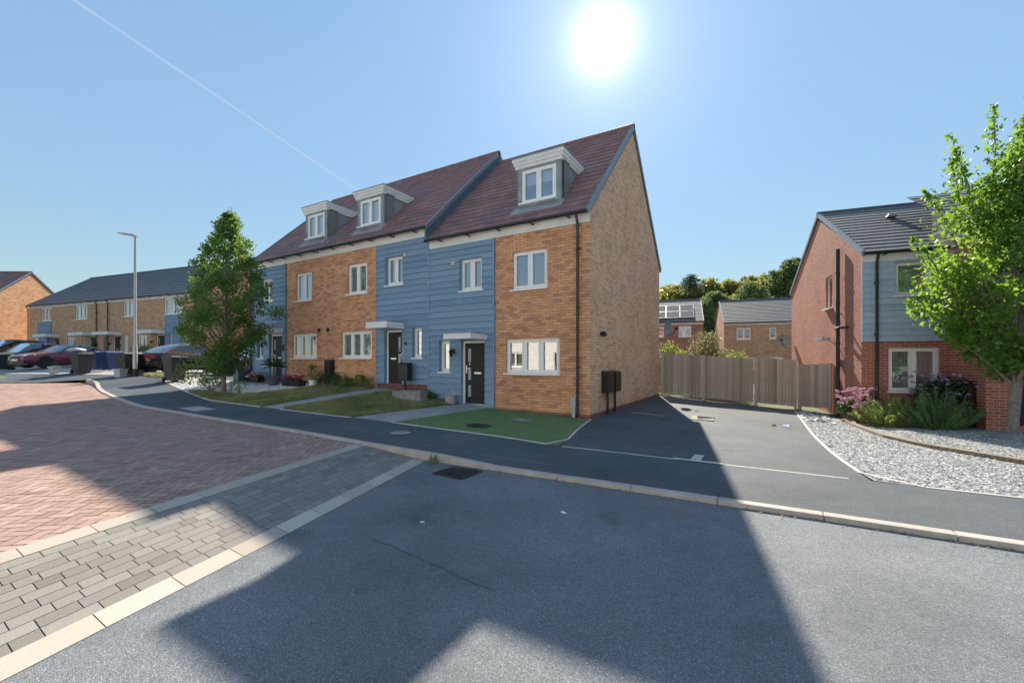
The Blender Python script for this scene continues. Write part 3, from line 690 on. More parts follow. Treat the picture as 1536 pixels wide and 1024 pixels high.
H2 = town_house('middle house of the tall terrace, single dormer and black post box by its door', -5.29, 5.05, .43, (-2.36, 0), win2, (-3.87, -2.51), False, False, None)
window(H2, win2[0], .06, (1, 1), 'blind'); window(H2, win2[1], .06, (1, 1, 1), 'blind')
window(H2, win2[2], .08, (1, 1), 'curtgrey'); window(H2, win2[3], .08, (1,), 'frost'); door(H2, win2[4], .06, 'left', number='11')
canopy(H2, -2.0, -1.06, 2.5, 2.7, .8); vent(H2, -1.0, 4.9)
b = MB(); b.tube([(-.98, -.05, 2.02), (-.98, -.1, 2.02)], .05, 10); b.build('round_wall_light', 'black', H2); b = MB(); b.box(-1.07, -.99, -.085, -.05, 1.72, 1.84); b.build('door_bell', 'caddy', H2)
# exposed party gable of the taller pair above the lower roof
b = MB(); z = lambda y, d: 5.22 + d + (y + .18) * SL
b.hexa([(-.06, -.17, z(-.17, -.1)), (.012, -.17, z(-.17, -.1)), (.012, 4, z(4, -.1)), (-.06, 4, z(4, -.1)), (-.06, -.17, z(-.17, .36)), (.012, -.17, z(-.17, .36)), (.012, 4, z(4, .36)), (-.06, 4, z(4, .36))])
b.hexa([(-.06, 8.17, z(-.17, -.1)), (.012, 8.17, z(-.17, -.1)), (.012, 4.003, z(4, -.1)), (-.06, 4.003, z(4, -.1)), (-.06, 8.17, z(-.17, .36)), (.012, 8.17, z(-.17, .36)), (.012, 4.003, z(4, .36)), (-.06, 4.003, z(4, .36))])
b.build('party_gable', 'bluedk', H2)
win3 = [(-1.95, -.94, 3.8, 4.9), (-2.2, -.63, 1.56, 2.51), (-4.66, -4.2, 1.57, 2.55), (-3.75, -2.83, .62, 2.55), (-4.4, -3.5, 3.95, 4.9)]
H3 = town_house('far end house of the tall terrace, half hidden by a garden tree', -10.34, 5.03, .43, (-5.03, -2.58), win3, (-1.95, -.59), False, True, None)
window(H3, win3[0], .06, (1, 1), 'blind'); window(H3, win3[1], .06, (1, 1, 1), 'curtgrey'); window(H3, win3[2], .08, (1,), 'frost'); window(H3, win3[4], .08, (1, 1), 'curtgrey')
door(H3, win3[3], .06, 'right'); canopy(H3, -3.85, -2.75, 2.58, 2.78, .65); downpipe(H3, -4.98, .6, 5.6, -.14); wall_light(H3, -4.0, -.055, 2.15)
for x in (-.42, .1): wall_light(H3 if x < 0 else H2, x if x < 0 else -4.95, 0, 2.62, 'spot')
b = MB(); b.box(-2.75, -2.67, -.1, -.056, 1.85, 2.1); b.build('door_bell', 'black', H3)

# ------------------------------------------------------------- generic two storey house
def frame_pt(O, ang, s, d):
    a = R(ang); return (O[0] + s * math.cos(a) - d * math.sin(a), O[1] + s * math.sin(a) + d * math.cos(a))
def plain_house(label, O, ang, W, D, zb, ze, zr, brick, tile, wins, doors=(), gables=(True, True), sideops=(), group=None, name='house', clad=(), over=.18, gutter=True, rightops=()):
    H = empty(name, (O[0], O[1], 0), R(ang), label, 'house', group)
    b = MB(); ops = [w['op'] for w in wins] + [d['op'] for d in doors]
    facade(b, -W, 0, zb, ze - .1, ops, 0, .1)
    if gables[0]: gable_wall(b, -W, D, zb, ze - .02, zr - .22, sideops, -1)
    if gables[1]: gable_wall(b, 0, D, zb, ze - .02, zr - .22, rightops, 1)
    b.build('wall', brick, H)
    b = MB(); b.face([(0, D, zb), (-W, D, zb), (-W, D, ze), (0, D, ze)]); b.build('rear_wall', brick, H)
    for c in clad:
        q = MB(); x0, x1, z0, z1, m = c; boards(q, x0, x1, z0, z1, [o for o in ops if x0 < (o[0] + o[1]) / 2 < x1 and z0 < (o[2] + o[3]) / 2 < z1], -.03); q.box(x0 - .03, x0, -.055, 0, z0, z1); q.box(x1, x1 + .03, -.055, 0, z0, z1); q.build('cladding', m, H)
    gable_roof(H, -W, 0, D, ze, zr, tile, over, gables, .33, gutter=gutter)
    for w in wins: window(H, w['op'], w.get('y', .06), w.get('l', (1, 1)), w.get('i', 'blind'), drop=w.get('drop', 1.0))
    for d in doors: door(H, d['op'], .06, d.get('h', 'right'), d.get('g', True))
    return H
T2 = (-30.53, 4.22); TW = 5.47; TA = 10.1
def w_(x0, x1, z0, z1, l=(1, 1), i='curtain', **k): return dict(op=(x0, x1, z0, z1), l=l, i=i, **k)
TG = 'low buff brick terrace beyond the parking bays'
def t2pt(s): return frame_pt(T2, TA, s, 0)
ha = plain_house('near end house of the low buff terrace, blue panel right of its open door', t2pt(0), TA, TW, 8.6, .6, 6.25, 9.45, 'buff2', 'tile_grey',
    [w_(-3.5, -1.5, 4.8, 5.98, (1, 1), 'curtgrey'), w_(-2.88, -2.52, 2.45, 3.36, (1,), 'frost'), w_(-1.33, -.27, 2.1, 3.38, (1, 1, 1), 'curtain')], [dict(op=(-4.4, -3.45, 1.3, 3.36))], (False, True), group=TG, name='terraced_house', clad=[(-3.28, -1.5, 1.3, 4.74, 'blue')])
canopy(ha, -5.1, -3.35, 3.42, 3.66, .9); downpipe(ha, -.05, 1.0, 6.2, -.09); wall_light(ha, -4.7, 0, 2.85)
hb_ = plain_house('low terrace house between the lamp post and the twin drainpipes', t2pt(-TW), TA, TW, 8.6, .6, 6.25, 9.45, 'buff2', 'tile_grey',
    [w_(-2.9, -1.33, 4.8, 5.98, (1, 1, 1), 'curtain'), w_(-1.1, .0 - .03, 2.1, 3.34, (1, 1), 'curtain'), w_(-2.83, -2.25, 2.1, 3.36, (1, 1), 'curtain')], [dict(op=(-4.16, -3.16, 1.3, 3.38), h='left')], (False, False), group=TG, name='terraced_house')
canopy(hb_, -5.1, -3.1, 3.42, 3.66, .9); downpipe(hb_, -4.72, 1.0, 6.2, -.09); wall_light(hb_, -4.45, 0, 2.75)
b = MB(); b.box(-5.42, -4.88, -.02, .0, 1.3, 3.4); b.build('passage_gate', 'log', hb_)
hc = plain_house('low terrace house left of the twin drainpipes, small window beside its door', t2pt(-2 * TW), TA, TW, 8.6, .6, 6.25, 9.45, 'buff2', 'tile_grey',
    [w_(-3.85, -2.2, 4.8, 6.0, (1, 1, 1), 'curtain'), w_(-5.05, -3.95, 2.2, 3.36, (1, 1, 1), 'curtgrey'), w_(-2.82, -2.44, 2.3, 3.36, (1,), 'frost')], [dict(op=(-2.0, -.93, 1.3, 3.4))], (False, False), group=TG, name='terraced_house')
canopy(hc, -2.9, -.85, 3.44, 3.68, .9); downpipe(hc, -.76, 1.0, 6.2, -.09); wall_light(hc, -.72, 0, 2.75)
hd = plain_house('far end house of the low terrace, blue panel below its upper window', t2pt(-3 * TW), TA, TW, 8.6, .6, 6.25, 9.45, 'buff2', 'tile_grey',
    [w_(-3.55, -1.87, 4.84, 5.96, (1, 1, 1), 'curtgrey'), w_(-4.7, -3.92, 2.3, 3.4, (1, 1), 'curtain'), w_(-2.45, -2.2, 2.3, 3.36, (1,), 'frost')], [dict(op=(-1.75, -.75, 1.3, 3.36))], (True, False), group=TG, name='terraced_house', clad=[(-3.85, -1.9, 1.2, 4.76, 'blue')])
canopy(hd, -2.6, -.65, 3.40, 3.66, .9); downpipe(hd, -5.42, 1.0, 6.2, -.09); wall_light(hd, -.6, 0, 2.75)
# far left detached house, gable in sun
FO = frame_pt(T2, TA, -26.5, -3.2)
hf = plain_house('detached house at the far left with brown tiled roof and sunlit gable', (-53.2, -2.3), 31, 9.5, 8.0, .6, 6.2, 9.7, 'buff2', 'tile_red',
    [w_(-1.9, -.6, 4.6, 5.8), w_(-1.9, -.6, 2.1, 3.4)], [], (True, True), name='detached_house')
# red brick house behind the white car
hg = plain_house('red brick house with white band, half hidden behind the garden tree', (-21.1, 8.6), 10, 8.2, 7.5, .5, 4.75, 6.9, 'red', 'tile_grey',
    [w_(-6.2, -4.9, 3.4, 4.3)], [], (True, True), name='detached_house')
b = MB(); b.box(-7.4, -.05, -.12, -.001, 3.05, 3.3); b.build('white_band', 'offwhite', hg)
b = MB(); b.box(-4.6, -2.2, -.04, -.002, .9, 3.0)
for i in range(8): b.box(-4.58, -2.22, -.055, -.04, .95 + i * .255, .95 + i * .255 + .22)
b.build('garage_door', 'white', hg)
# ------------------------------------------------------------- red house on the right
RO = (6.21, 5.91)
redw = [w_(.64 - 9, 1.79 - 9, .58, 1.83, (1, 1), 'sheer'), w_(.78 - 9, 1.62 - 9, 3.34, 4.3, (1,), 'blind')]
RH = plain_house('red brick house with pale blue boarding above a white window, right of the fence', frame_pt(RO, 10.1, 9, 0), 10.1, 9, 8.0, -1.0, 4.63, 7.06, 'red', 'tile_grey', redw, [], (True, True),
                 sideops=[(2.48, 3.16, 3.32, 4.46)], name='detached_house', clad=[(-8.97, -6.9, 2.02, 4.36, 'pale')], over=.16)
b = MB(); yy = .1   # side window in the gable
x = -9 + .07
for a, c, d, e in ((2.48, 3.16, 3.32, 3.38), (2.48, 3.16, 4.40, 4.46), (2.48, 2.54, 3.38, 4.40), (3.10, 3.16, 3.38, 4.40)): b.box(x, x + .05, a, c, d, e)
sw = b.build('side_window', 'white', RH)
b = MB(); b.face([(x + .02, 2.54, 3.38), (x + .02, 2.54, 4.4), (x + .02, 3.1, 4.4), (x + .02, 3.1, 3.38)]); b.build('pane', 'glass', sw)
b = MB(); b.box(x + .1, x + .11, 2.48, 3.16, 3.32, 4.46); b.build('blind', 'curtgrey', sw)
b = MB(); b.box(-9.12, -8.93, 2.44, 3.2, 3.27, 3.318); b.build('sill', 'white', sw)
downpipe(RH, -8.67, 0, 4.6, -.12)
# projecting wing (left return wall at x=-7.0, front at y=-1.5)
b = MB(); facade(b, -7.0, -1.5, -1.0, 4.4, [(-6.38, -5.46, -.1, 2.0)], -1.5, .1)
b.face([(-7.0, -1.5, -1.0), (-7.0, -1.5, 4.4), (-7.0, 0, 4.4), (-7.0, 0, -1.0)]); b.face([(-1.5, -1.5, -1), (-1.5, 0, -1), (-1.5, 0, 4.4), (-1.5, -1.5, 4.4)])
wg = b.build('wing_wall', 'red', RH)
b = MB(); roof_slope(b, -7.1, -1.4, -1.66, 4.55, 2.2, 6.8, .33); b.face([(-7.1, -1.66, 4.53), (-7.1, .6, 4.53), (-7.1, .6, 5.85)]); b.build('wing_roof', 'tile_grey', RH)
q = MB(); boards(q, -6.97, -1.53, 2.2, 4.4, [], -1.53); q.build('wing_cladding', 'offwhite', RH)
d = MB(); d.box(-6.34, -5.5, -1.46, -1.41, -.1, 1.98); dd = d.build('door', 'door', RH); d = MB(); d.box(-6.28, -6.16, -1.5, -1.47, .85, .88); d.build('handle', 'chrome', dd)
b = MB(); b.box(-6.62, -6.5, -1.55, -1.502, 1.1, 1.25); b.build('wall_light', 'black', RH)
b = MB(); b.tube([(-9.1, 1.6, 5.15), (-9.1, 1.6, -.5)], .055, 12)
for z in (.3, 1.2, 2.0, 3.3, 4.3): b.tube([(-9.1, 1.6, z), (-9.1, 1.6, z + .08)], .066, 12)
b.tube([(-9.1, 1.6, 2.42), (-9.22, 1.35, 2.5), (-9.22, 1.08, 2.52), (-9.0, 1.0, 2.52)], .045, 10)
for z in (3.0, 1.3): b.box(-9.1, -9.0, 1.59, 1.61, z, z + .03)
b.build('soil_pipe', 'black', RH, True)
b = MB(); b.tube([(-9.0, 2.0, 2.0), (-9.25, 2.2, 2.2)], .02, 6); b.box(-9.42, -9.16, 2.1, 2.9, 2.18, 2.27); b.build('flood_light', 'caddy', RH)
dish(RH, (-9.3, 8.1, 2.42), R(-25))
b = MB(); b.lathe([(.12, 0), (.16, .03), (.1, .12), (0, .14)], (0, 0, 0), 10); b.build('roof_vent', 'lead', RH, True, (-7.3, 2.6, 6.3))
b = MB(); b.box(-7.16, -7.0, -1.15, -.55, -.3, .92); b.box(-7.18, -7.0, -1.17, -.53, .921, .96); b.build('meter_cupboard', 'black', RH, bevel=.01)
# ------------------------------------------------------------- houses behind the fence
B0 = (.44, 33.16)
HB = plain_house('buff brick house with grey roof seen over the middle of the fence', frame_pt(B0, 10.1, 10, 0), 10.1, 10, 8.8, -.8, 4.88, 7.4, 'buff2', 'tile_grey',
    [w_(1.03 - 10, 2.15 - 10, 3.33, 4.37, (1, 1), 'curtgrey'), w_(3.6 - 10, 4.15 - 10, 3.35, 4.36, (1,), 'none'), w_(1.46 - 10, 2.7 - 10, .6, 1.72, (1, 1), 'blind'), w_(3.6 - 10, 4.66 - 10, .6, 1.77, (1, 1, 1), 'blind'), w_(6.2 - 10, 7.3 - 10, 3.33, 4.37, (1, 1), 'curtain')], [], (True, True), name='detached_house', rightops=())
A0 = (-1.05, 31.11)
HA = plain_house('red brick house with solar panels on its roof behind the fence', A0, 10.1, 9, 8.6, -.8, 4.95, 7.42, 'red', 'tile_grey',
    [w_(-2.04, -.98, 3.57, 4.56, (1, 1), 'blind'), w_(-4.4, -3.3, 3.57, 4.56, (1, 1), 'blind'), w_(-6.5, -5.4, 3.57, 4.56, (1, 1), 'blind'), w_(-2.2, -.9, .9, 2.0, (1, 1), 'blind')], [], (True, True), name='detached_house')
slA = (7.42 - 4.95) / (4.3 + .18)
for r in range(2):
    for c in range(5):
        x1 = -.72 - c * 1.22; x0 = x1 - 1.19; t0 = .55 + r * 1.28; L = 1.24; n = math.hypot(1, slA); uy, uz = 1 / n, slA / n
        def pp(x, t, o): return (x, -.18 + uy * t * 1.15 - uz * o, 4.95 + uz * t * 1.15 + uy * o)
        b = MB(); b.hexa([pp(x0, t0, .08), pp(x1, t0, .08), pp(x1, t0 + L, .08), pp(x0, t0 + L, .08), pp(x0, t0, .12), pp(x1, t0, .12), pp(x1, t0 + L, .12), pp(x0, t0 + L, .12)])
        p = b.build('solar_panel', 'pv', HA)
        b = MB()
        for xa, xb, ta, tb in ((x0, x0 + .03, t0, t0 + L), (x1 - .03, x1, t0, t0 + L), (x0, x1, t0, t0 + .03), (x0, x1, t0 + L - .03, t0 + L)):
            b.hexa([pp(xa, ta, .121), pp(xb, ta, .121), pp(xb, tb, .121), pp(xa, tb, .121), pp(xa, ta, .13), pp(xb, ta, .13), pp(xb, tb, .13), pp(xa, tb, .13)])
        b.build('panel_frame', 'rim', p)
# ------------------------------------------------------------- houses opposite (seen in window reflections, bounce light)
M['render'] = plain('pale_render', (.80, .76, .70), .9, .06, 2)
for X, lab, w in ((20, 'pale rendered house across the road, opposite the driveway, seen only in reflections', 12), (7.5, 'pale rendered house across the road, opposite the nearest front door, seen only in reflections', 11.5), (-4.5, 'pale rendered house across the road, opposite the middle front door, seen only in reflections', 11.5), (-16.5, 'pale rendered house across the road, opposite the garden tree, seen only in reflections', 11.5)):
    plain_house(lab, (X - w, -19.5), 180, w, 8, -.4, 5.7, 8.2, 'render', 'tile_grey', [w_(-3, -1.6, 3.3, 4.5), w_(-7, -5.6, 3.3, 4.5), w_(-3.2, -1.4, .9, 2.1), w_(-9.6, -8.2, 3.3, 4.5), w_(-9.6, -8.2, .9, 2.1)], [dict(op=(-6.6, -5.7, .05, 2.1))], name='detached_house')
# ================================================================== VEGETATION
def leaf_mesh(name, pts, size, mat, parent=None, aspect=.62, droop=0.0, dirs=None, fold=.25, jit=.35):
    """folded diamond leaves at pts (n,3)"""
    pts = np.asarray(pts, float); n = len(pts)
    d = rng.normal(size=(n, 3)) if dirs is None else np.asarray(dirs, float) + rng.normal(size=(n, 3)) * jit
    d[:, 2] -= droop; d /= np.linalg.norm(d, axis=1, keepdims=True) + 1e-9
    r = rng.normal(size=(n, 3)); s = np.cross(d, r); s /= np.linalg.norm(s, axis=1, keepdims=True) + 1e-9; nn = np.cross(s, d)
    L = (size * rng.uniform(.65, 1.25, n))[:, None]; W = L * aspect * .5
    base = pts - d * L * .5; tip = pts + d * L * .5; mid = pts - d * L * .05
    a = mid + s * W + nn * W * fold * 2; c = mid - s * W + nn * W * fold * 2
    V = np.stack([base, a, tip, c], 1).reshape(-1, 3)
    i = np.arange(n) * 4
    F = np.concatenate([np.stack([i, i + 1, i + 2], 1), np.stack([i, i + 2, i + 3], 1)])
    me = bpy.data.meshes.new(name); me.vertices.add(len(V)); me.vertices.foreach_set('co', V.ravel())
    me.loops.add(len(F) * 3); me.loops.foreach_set('vertex_index', F.ravel().astype(np.int32))
    me.polygons.add(len(F)); me.polygons.foreach_set('loop_start', (np.arange(len(F)) * 3).astype(np.int32)); me.polygons.foreach_set('loop_total', np.full(len(F), 3, np.int32))
    me.update(calc_edges=True); me.materials.append(M[mat])
    o = bpy.data.objects.new(name, me); COL.objects.link(o)
    if parent: o.parent = parent
    return o
def clump_pts(c, r, n, squash=.8):
    p = rng.normal(size=(n, 3)); p /= np.linalg.norm(p, axis=1, keepdims=True); p *= (rng.uniform(0, 1, n) ** .45)[:, None] * r; p[:, 2] *= squash
    return p + np.asarray(c)
def broadleaf(name, loc, trunk_h, trunk_r, prof, nclump, per, csize, leaf, mat, label, group=None, cat='tree', shoots=(), seed=1, low=None, bark='bark', lean=(0, 0)):
    """prof: list of (z, radius) envelope of the crown"""
    rs = random.Random(seed); T = empty(name, loc, 0, label, cat, group)
    zs = [p[0] for p in prof]; top = zs[-1]; tr = MB()
    ax = lambda z: (lean[0] * z / top, lean[1] * z / top)
    tr.tube([(*ax(z), z) for z in (-.2, .02, .25, trunk_h, trunk_h + (top - trunk_h) * .35, trunk_h + (top - trunk_h) * .7, top * .97)], [trunk_r * k for k in (1.5, 1.3, 1.0, .85, .55, .3, .06)], 12)
    P = []
    for i in range(nclump):
        z = zs[0] + (top - zs[0]) * ((i + rs.random()) / nclump) ** .9; Rz = itp(z, prof); a = i * 2.39996 + rs.uniform(-.4, .4)
        rr = Rz * (rs.uniform(.45, 1.0) ** .6) * rs.choice((1, 1, 1, .55, 1.08)); c = (ax(z)[0] + rr * math.cos(a), ax(z)[1] + rr * math.sin(a), z)
        rad = csize * rs.uniform(.6, 1.25) * (.55 + .45 * min(1, Rz / max(.01, max(p[1] for p in prof)) * 1.3))
        P.append(clump_pts(c, rad, int(per * rs.uniform(.6, 1.3) * (rad / csize) ** 1.6)))
        zb = max(trunk_h * .75, z - rr * rs.uniform(.7, 1.2)); zb = min(zb, z + .1)
        m = ((ax(zb)[0] + c[0]) / 2 - .05, (ax(zb)[1] + c[1]) / 2, (zb + z) / 2 + .1 * rr)
        k = trunk_r * .34 * (1 - .6 * zb / top); tr.tube([(*ax(zb), zb), m, c], [k, k * .6, k * .2], 6)
    for (x0, y0, z0, x1, y1, z1, n) in shoots:
        t = rng.uniform(0, 1, n)[:, None]; q = np.array([[x0, y0, z0]]) * (1 - t) + np.array([[x1, y1, z1]]) * t
        P.append(q + rng.normal(size=(n, 3)) * (.17 * (1.15 - t))); tr.tube([(x0, y0, z0), ((x0 + x1) / 2 + .05, (y0 + y1) / 2, (z0 + z1) / 2), (x1, y1, z1)], [.022, .014, .004], 5)
    if low: P += [clump_pts(c, r, n) for c, r, n in low]
    tr.build('trunk', bark, T, smooth=True)
    leaf_mesh('crown', np.concatenate(P), leaf, mat, T, droop=.35)
    return T
zT = g(-12.4, -2.6)
broadleaf('garden_tree', (-12.4, -2.6, zT), .9, .075, [(.65, .3), (1.0, .5), (1.5, .8), (2.2, 1.4), (2.9, 1.55), (3.6, 1.3), (4.4, .95), (5.2, .6), (5.8, .3), (6.2, .05)], 125, 200, .36, .10, 'leaf_b',
          'slim young leafy tree on the front lawn, left of the tall terrace', None, seed=5, lean=(.3, .05), shoots=[(.6, 0, 2.7, 1.75, .1, 3.3, 110), (-.7, 0, 2.5, -1.7, -.1, 2.75, 110), (.1, 0, 5.3, .35, .1, 6.45, 60), (-.3, 0, 4.9, -.55, 0, 5.9, 50), (.5, .1, 4.3, .95, 0, 5.2, 60), (-.9, -.1, 3.2, -1.8, -.2, 3.75, 70)], low=[((.5, .2, .25), .35, 60), ((-.8, -.5, 1.0), .55, 160), ((-1.1, -.55, .6), .5, 140)])
zT = g(8.35, 3.15)
broadleaf('street_tree', (8.32, 3.15, zT), 1.45, .10, [(1.4, .3), (1.8, .75), (2.3, 1.25), (3.0, 1.65), (3.8, 1.65), (4.5, 1.3), (5.2, .85), (6.0, .5), (6.6, .25), (7.0, .06)], 185, 200, .42, .118, 'leaf_a',
          'large leafy tree with pale trunk standing in the gravel, right edge', None, seed=3, lean=(.55, .2),
          shoots=[(-.3, 0, 5.2, -.3, -.1, 7.2, 200), (.15, .2, 5.6, .6, .2, 7.15, 180), (-.75, .1, 4.6, -.9, .1, 6.2, 180), (.5, -.2, 5.0, .8, -.3, 6.7, 100), (-.6, -.2, 4.7, -.95, -.3, 6.3, 190), (-.9, -.4, 4.0, -1.5, -.6, 5.4, 190), (-1.1, -.5, 3.2, -1.75, -.7, 4.4, 170), (-.5, .4, 5.2, -.8, .6, 7.0, 90), (.9, .1, 5.0, 1.4, .2, 6.9, 90), (-1.2, -.3, 2.5, -1.8, -.5, 3.0, 150), (-.1, -.6, 5.3, 0, -.9, 7.0, 90)])
b = MB(); b.lathe([(.28, -.05), (.28, .06), (.2, .09), (0, .09)], (0, 0, 0), 12); tag(b.build('tree_base_stone', 'stone', None, True, (8.22, 2.95, zT)), 'flat weathered stone against the foot of the pale tree trunk', 'stone')
# woodland on the rise behind the back houses
P = []
for i in range(96):
    row = i % 4; x = -34 + 66 * (i // 4) / 24 + random.uniform(-1.2, 1.2); y = 84 + row * 6 + random.uniform(-2, 2); h = random.uniform(12.2, 14.6) + row * .9; gz = 3.2 + (y - 85) * .05
    for j in range(30):
        zz = random.uniform(.12, 1.0); a = random.uniform(0, 6.28); rr = 3.5 * math.sqrt(max(.03, 1 - (max(0, zz - .45) / .57) ** 2)) * random.uniform(.35, 1)
        P.append(clump_pts((x + rr * math.cos(a), y + rr * math.sin(a), gz + h * zz - .9), random.uniform(.9, 1.8), 75, .75))
tag(leaf_mesh('woodland', np.concatenate(P), .85, 'leaf_w', None), 'belt of yellow green woodland on the rise behind the back houses', 'woodland', kind='stuff')
def conifer(loc, h, label):
    T = empty('conifer', loc, 0, label, 'tree'); tr = MB(); tr.tube([(0, 0, -1), (0, 0, h)], [.3, .03], 8); tr.build('trunk', 'bark', T, True); Q = []; D = []
    for i in range(150):
        t = (i / 150); z = h * (.15 + .85 * t); R_ = 3.6 * (1 - t) ** .38 + .5; a = i * 2.4
        n = 46; s = rng.uniform(.1, 1, n)[:, None] * R_; dv = np.array([math.cos(a), math.sin(a), -.12])
        Q.append(np.array([0, 0, z]) + dv * s + rng.normal(size=(n, 3)) * .28); D.append(np.tile(dv, (n, 1)))
    leaf_mesh('crown', np.concatenate(Q), .5, 'leaf_d', T, .35, 0, np.concatenate(D)); return T
conifer((-9.6, 84, 3.2), 15.6, 'dark conifer standing above the woodland behind the solar panel house')
broadleaf('oak', (8.0, 84, 3.3), 4, .3, [(3.5, 2.5), (6, 4.8), (9, 5.6), (12, 4.6), (14.5, 3), (16.6, .8)], 75, 190, 1.5, .55, 'leaf_o', 'tall darker green oak in the woodland beside the red gable', cat='tree', seed=9)
broadleaf('birch', (-1.6, 47, 1.2), 3.5, .13, [(2.0, 1.5), (4.5, 2.7), (7, 2.5), (7.6, 1.4), (8.4, .3)], 70, 200,   .9, .3, 'leaf_o', 'pale stemmed tree in the gap between the two back houses', cat='tree', seed=12, bark='wood_trunk')
broadleaf('birch', (2.0, 52, 1.5), 3.5, .13, [(1.6, 2.2), (4.5, 3.2), (7, 2.7), (8.8, 1.4), (9.6, .3)], 70, 150, 1.0, .32, 'leaf_o', 'darker tree just behind the left gable of the buff back house', cat='tree', seed=14, bark='wood_trunk')
def bush(name, loc, rx, ry, h, n, leaf, mat, label, cat='bush', aspect=.6, spiky=0, ncl=26, seed=2, group=None):
    rs = random.Random(seed); T = empty(name, loc, 0, label, cat, group); P = []; D = []; st = MB()
    for i in range(ncl):
        a = rs.uniform(0, 6.28); r = math.sqrt(rs.random()); x, y = rx * r * math.cos(a), ry * r * math.sin(a); z = h * (1 - .55 * r * r) * rs.uniform(.72, 1.05)
        if spiky:
            m = max(6, n // ncl); t = rng.uniform(.08, 1, m)[:, None]; tip = np.array([x * 1.25, y * 1.25, z]); base = np.array([x * .25, y * .25, 0])
            ctrl = np.array([x * .95, y * .95, z * .35])
            q = base * (1 - t) ** 2 + ctrl * 2 * t * (1 - t) + tip * t * t; P.append(q + rng.normal(size=(m, 3)) * .018)
            D.append(np.tile((tip - ctrl) / (np.linalg.norm(tip - ctrl) + 1e-6), (m, 1))); st.tube([tuple(base), tuple(base * .25 + ctrl * .5 + tip * .25), tuple(tip)], [.008, .006, .003], 4)
        else:
            k = rs.uniform(.18, .3) * max(rx, h); P.append(clump_pts((x, y, max(k * .6, z - k * .5)), k, n // ncl)); st.tube([(x * .1, y * .1, 0), (x * .6, y * .6, z * .5), (x, y, z * .85)], [.012, .009, .004], 4)
    st.build('stems', 'bark', T)
    leaf_mesh('foliage', np.concatenate(P), leaf, mat, T, aspect, 0, np.concatenate(D) if D else None, jit=.55)
    return T
def gz(u, v, dz=0): return (u, v, g(u, v) + dz)
def heads(T, pts, r, mat):
    Q = clump_pts((0, 0, 0), r, 60, .55); o = leaf_mesh('flower_head', Q, r * .55, mat, T, 1.0); o.location = pts[0]
    for p in pts[1:]:
        c = o.copy(); COL.objects.link(c); c.parent = T; c.location = p; c.rotation_euler.z = random.uniform(0, 6); s = random.uniform(.75, 1.25); c.scale = (s, s, s)
bush('rosemary', gz(6.58, 5.05), .62, .5, .92, 9000, .055, 'leaf_r1', 'bright yellow green rosemary, left of the pair under the window', spiky=1, aspect=.32, ncl=110, seed=4)
bush('rosemary', gz(7.5, 4.55), .75, .6, 1.02, 9000, .06, 'leaf_r2', 'dark green spiky rosemary, right of the pair under the window', spiky=1, aspect=.3, ncl=100, seed=6)
hy = bush('hydrangea', gz(6.12, 5.72), .42, .4, .95, 1100, .09, 'leaf_s', 'pink flowering shrub at the left corner of the red brick house', cat='shrub', seed=8)
heads(hy, [(.42 * math.sqrt(random.random()) * math.cos(a) * 1.1 - .08, .4 * math.sin(a) - .12, random.uniform(.45, 1.08)) for a in [random.uniform(0, 6.28) for _ in range(80)]], .058, 'petal')
hy = bush('hydrangea', gz(7.85, 5.35), .6, .4, 1.35, 2000, .1, 'leaf_s', 'tall mauve flowering shrub between the white window and black cupboard', cat='shrub', seed=10)
heads(hy, [(random.uniform(-.85, .5), random.uniform(-.5, .1), random.uniform(.85, 1.45)) for _ in range(46)], .055, 'petal2')
bush('hedge', (-.6, 11.6, g(0, 9) - .1), 1.9, .6, 2.4, 7500, .11, 'leaf_h', 'bright green garden hedge showing above the left of the fence', cat='hedge', ncl=50, seed=15)
bush('garden_shrub', (1.25, 12.4, g(0, 9) - .1), 1.05, .8, 2.85, 7500, .11, 'leaf_p', 'brownish purple shrub rising highest above the fence', cat='shrub', ncl=44, seed=16)
bush('garden_shrub', (2.5, 10.6, g(0, 9) - .1), .5, .4, 2.25, 2200, .1, 'leaf_h', 'small light green shrub just topping the fence, middle', cat='shrub', ncl=18, seed=17)
bush('box_shrub', (-34.6, 2.6, 1.0), .75, .7, 1.75, 2600, .09, 'leaf_b', 'rounded green shrub in front of the low terrace, above blue bins', cat='shrub', ncl=40, seed=18)
bush('dark_shrub', (-36.3, 1.3, .95), 1.3, .7, 1.3, 2400, .1, 'leaf_d', 'dark low shrub by the low terrace between maroon car and blue bins', cat='shrub', ncl=30, seed=19)
bush('front_garden_shrub', gz(-12.95, -2.75), .5, .35, .75, 500, .07, 'leaf_b', 'sparse weedy shrub at the foot of the garden tree', cat='shrub', ncl=14, seed=20)
# house plants and weeds along the middle house
bush('yellow_shrub', gz(-10.55, -.45, .18), .28, .25, .62, 600, .05, 'leaf_h', 'yellow leaved plant in a small white pot against the buff wall', cat='plant', ncl=16, seed=21)
for i, (u, h, r_, lb) in enumerate(((-9.75, .62, .55, 'green weeds below the black flue box on the buff wall'), (-9.0, .42, .5, 'low weeds along the wall midway between the flue box and door'), (-8.1, .5, .4, 'dry tufted weeds at the wall beside the middle front door'), (-5.15, .35, .3, 'grassy weeds at the foot of the party wall beside the stone trough'))):
    bush('weeds', gz(u, -.32), r_, .28, h, 900, .06, ('leaf_s', 'leaf_b', 'leaf_h', 'leaf_b')[i], lb, cat='weeds', ncl=20, seed=30 + i)
bush('weed_tuft', (-.42, -5.42, g_road(-.42, -5.42)), .07, .06, .17, 90, .05, 'leaf_b', 'single weed growing at the kerb beside the drain grate', cat='weed', ncl=8, seed=40, spiky=1, aspect=.25)
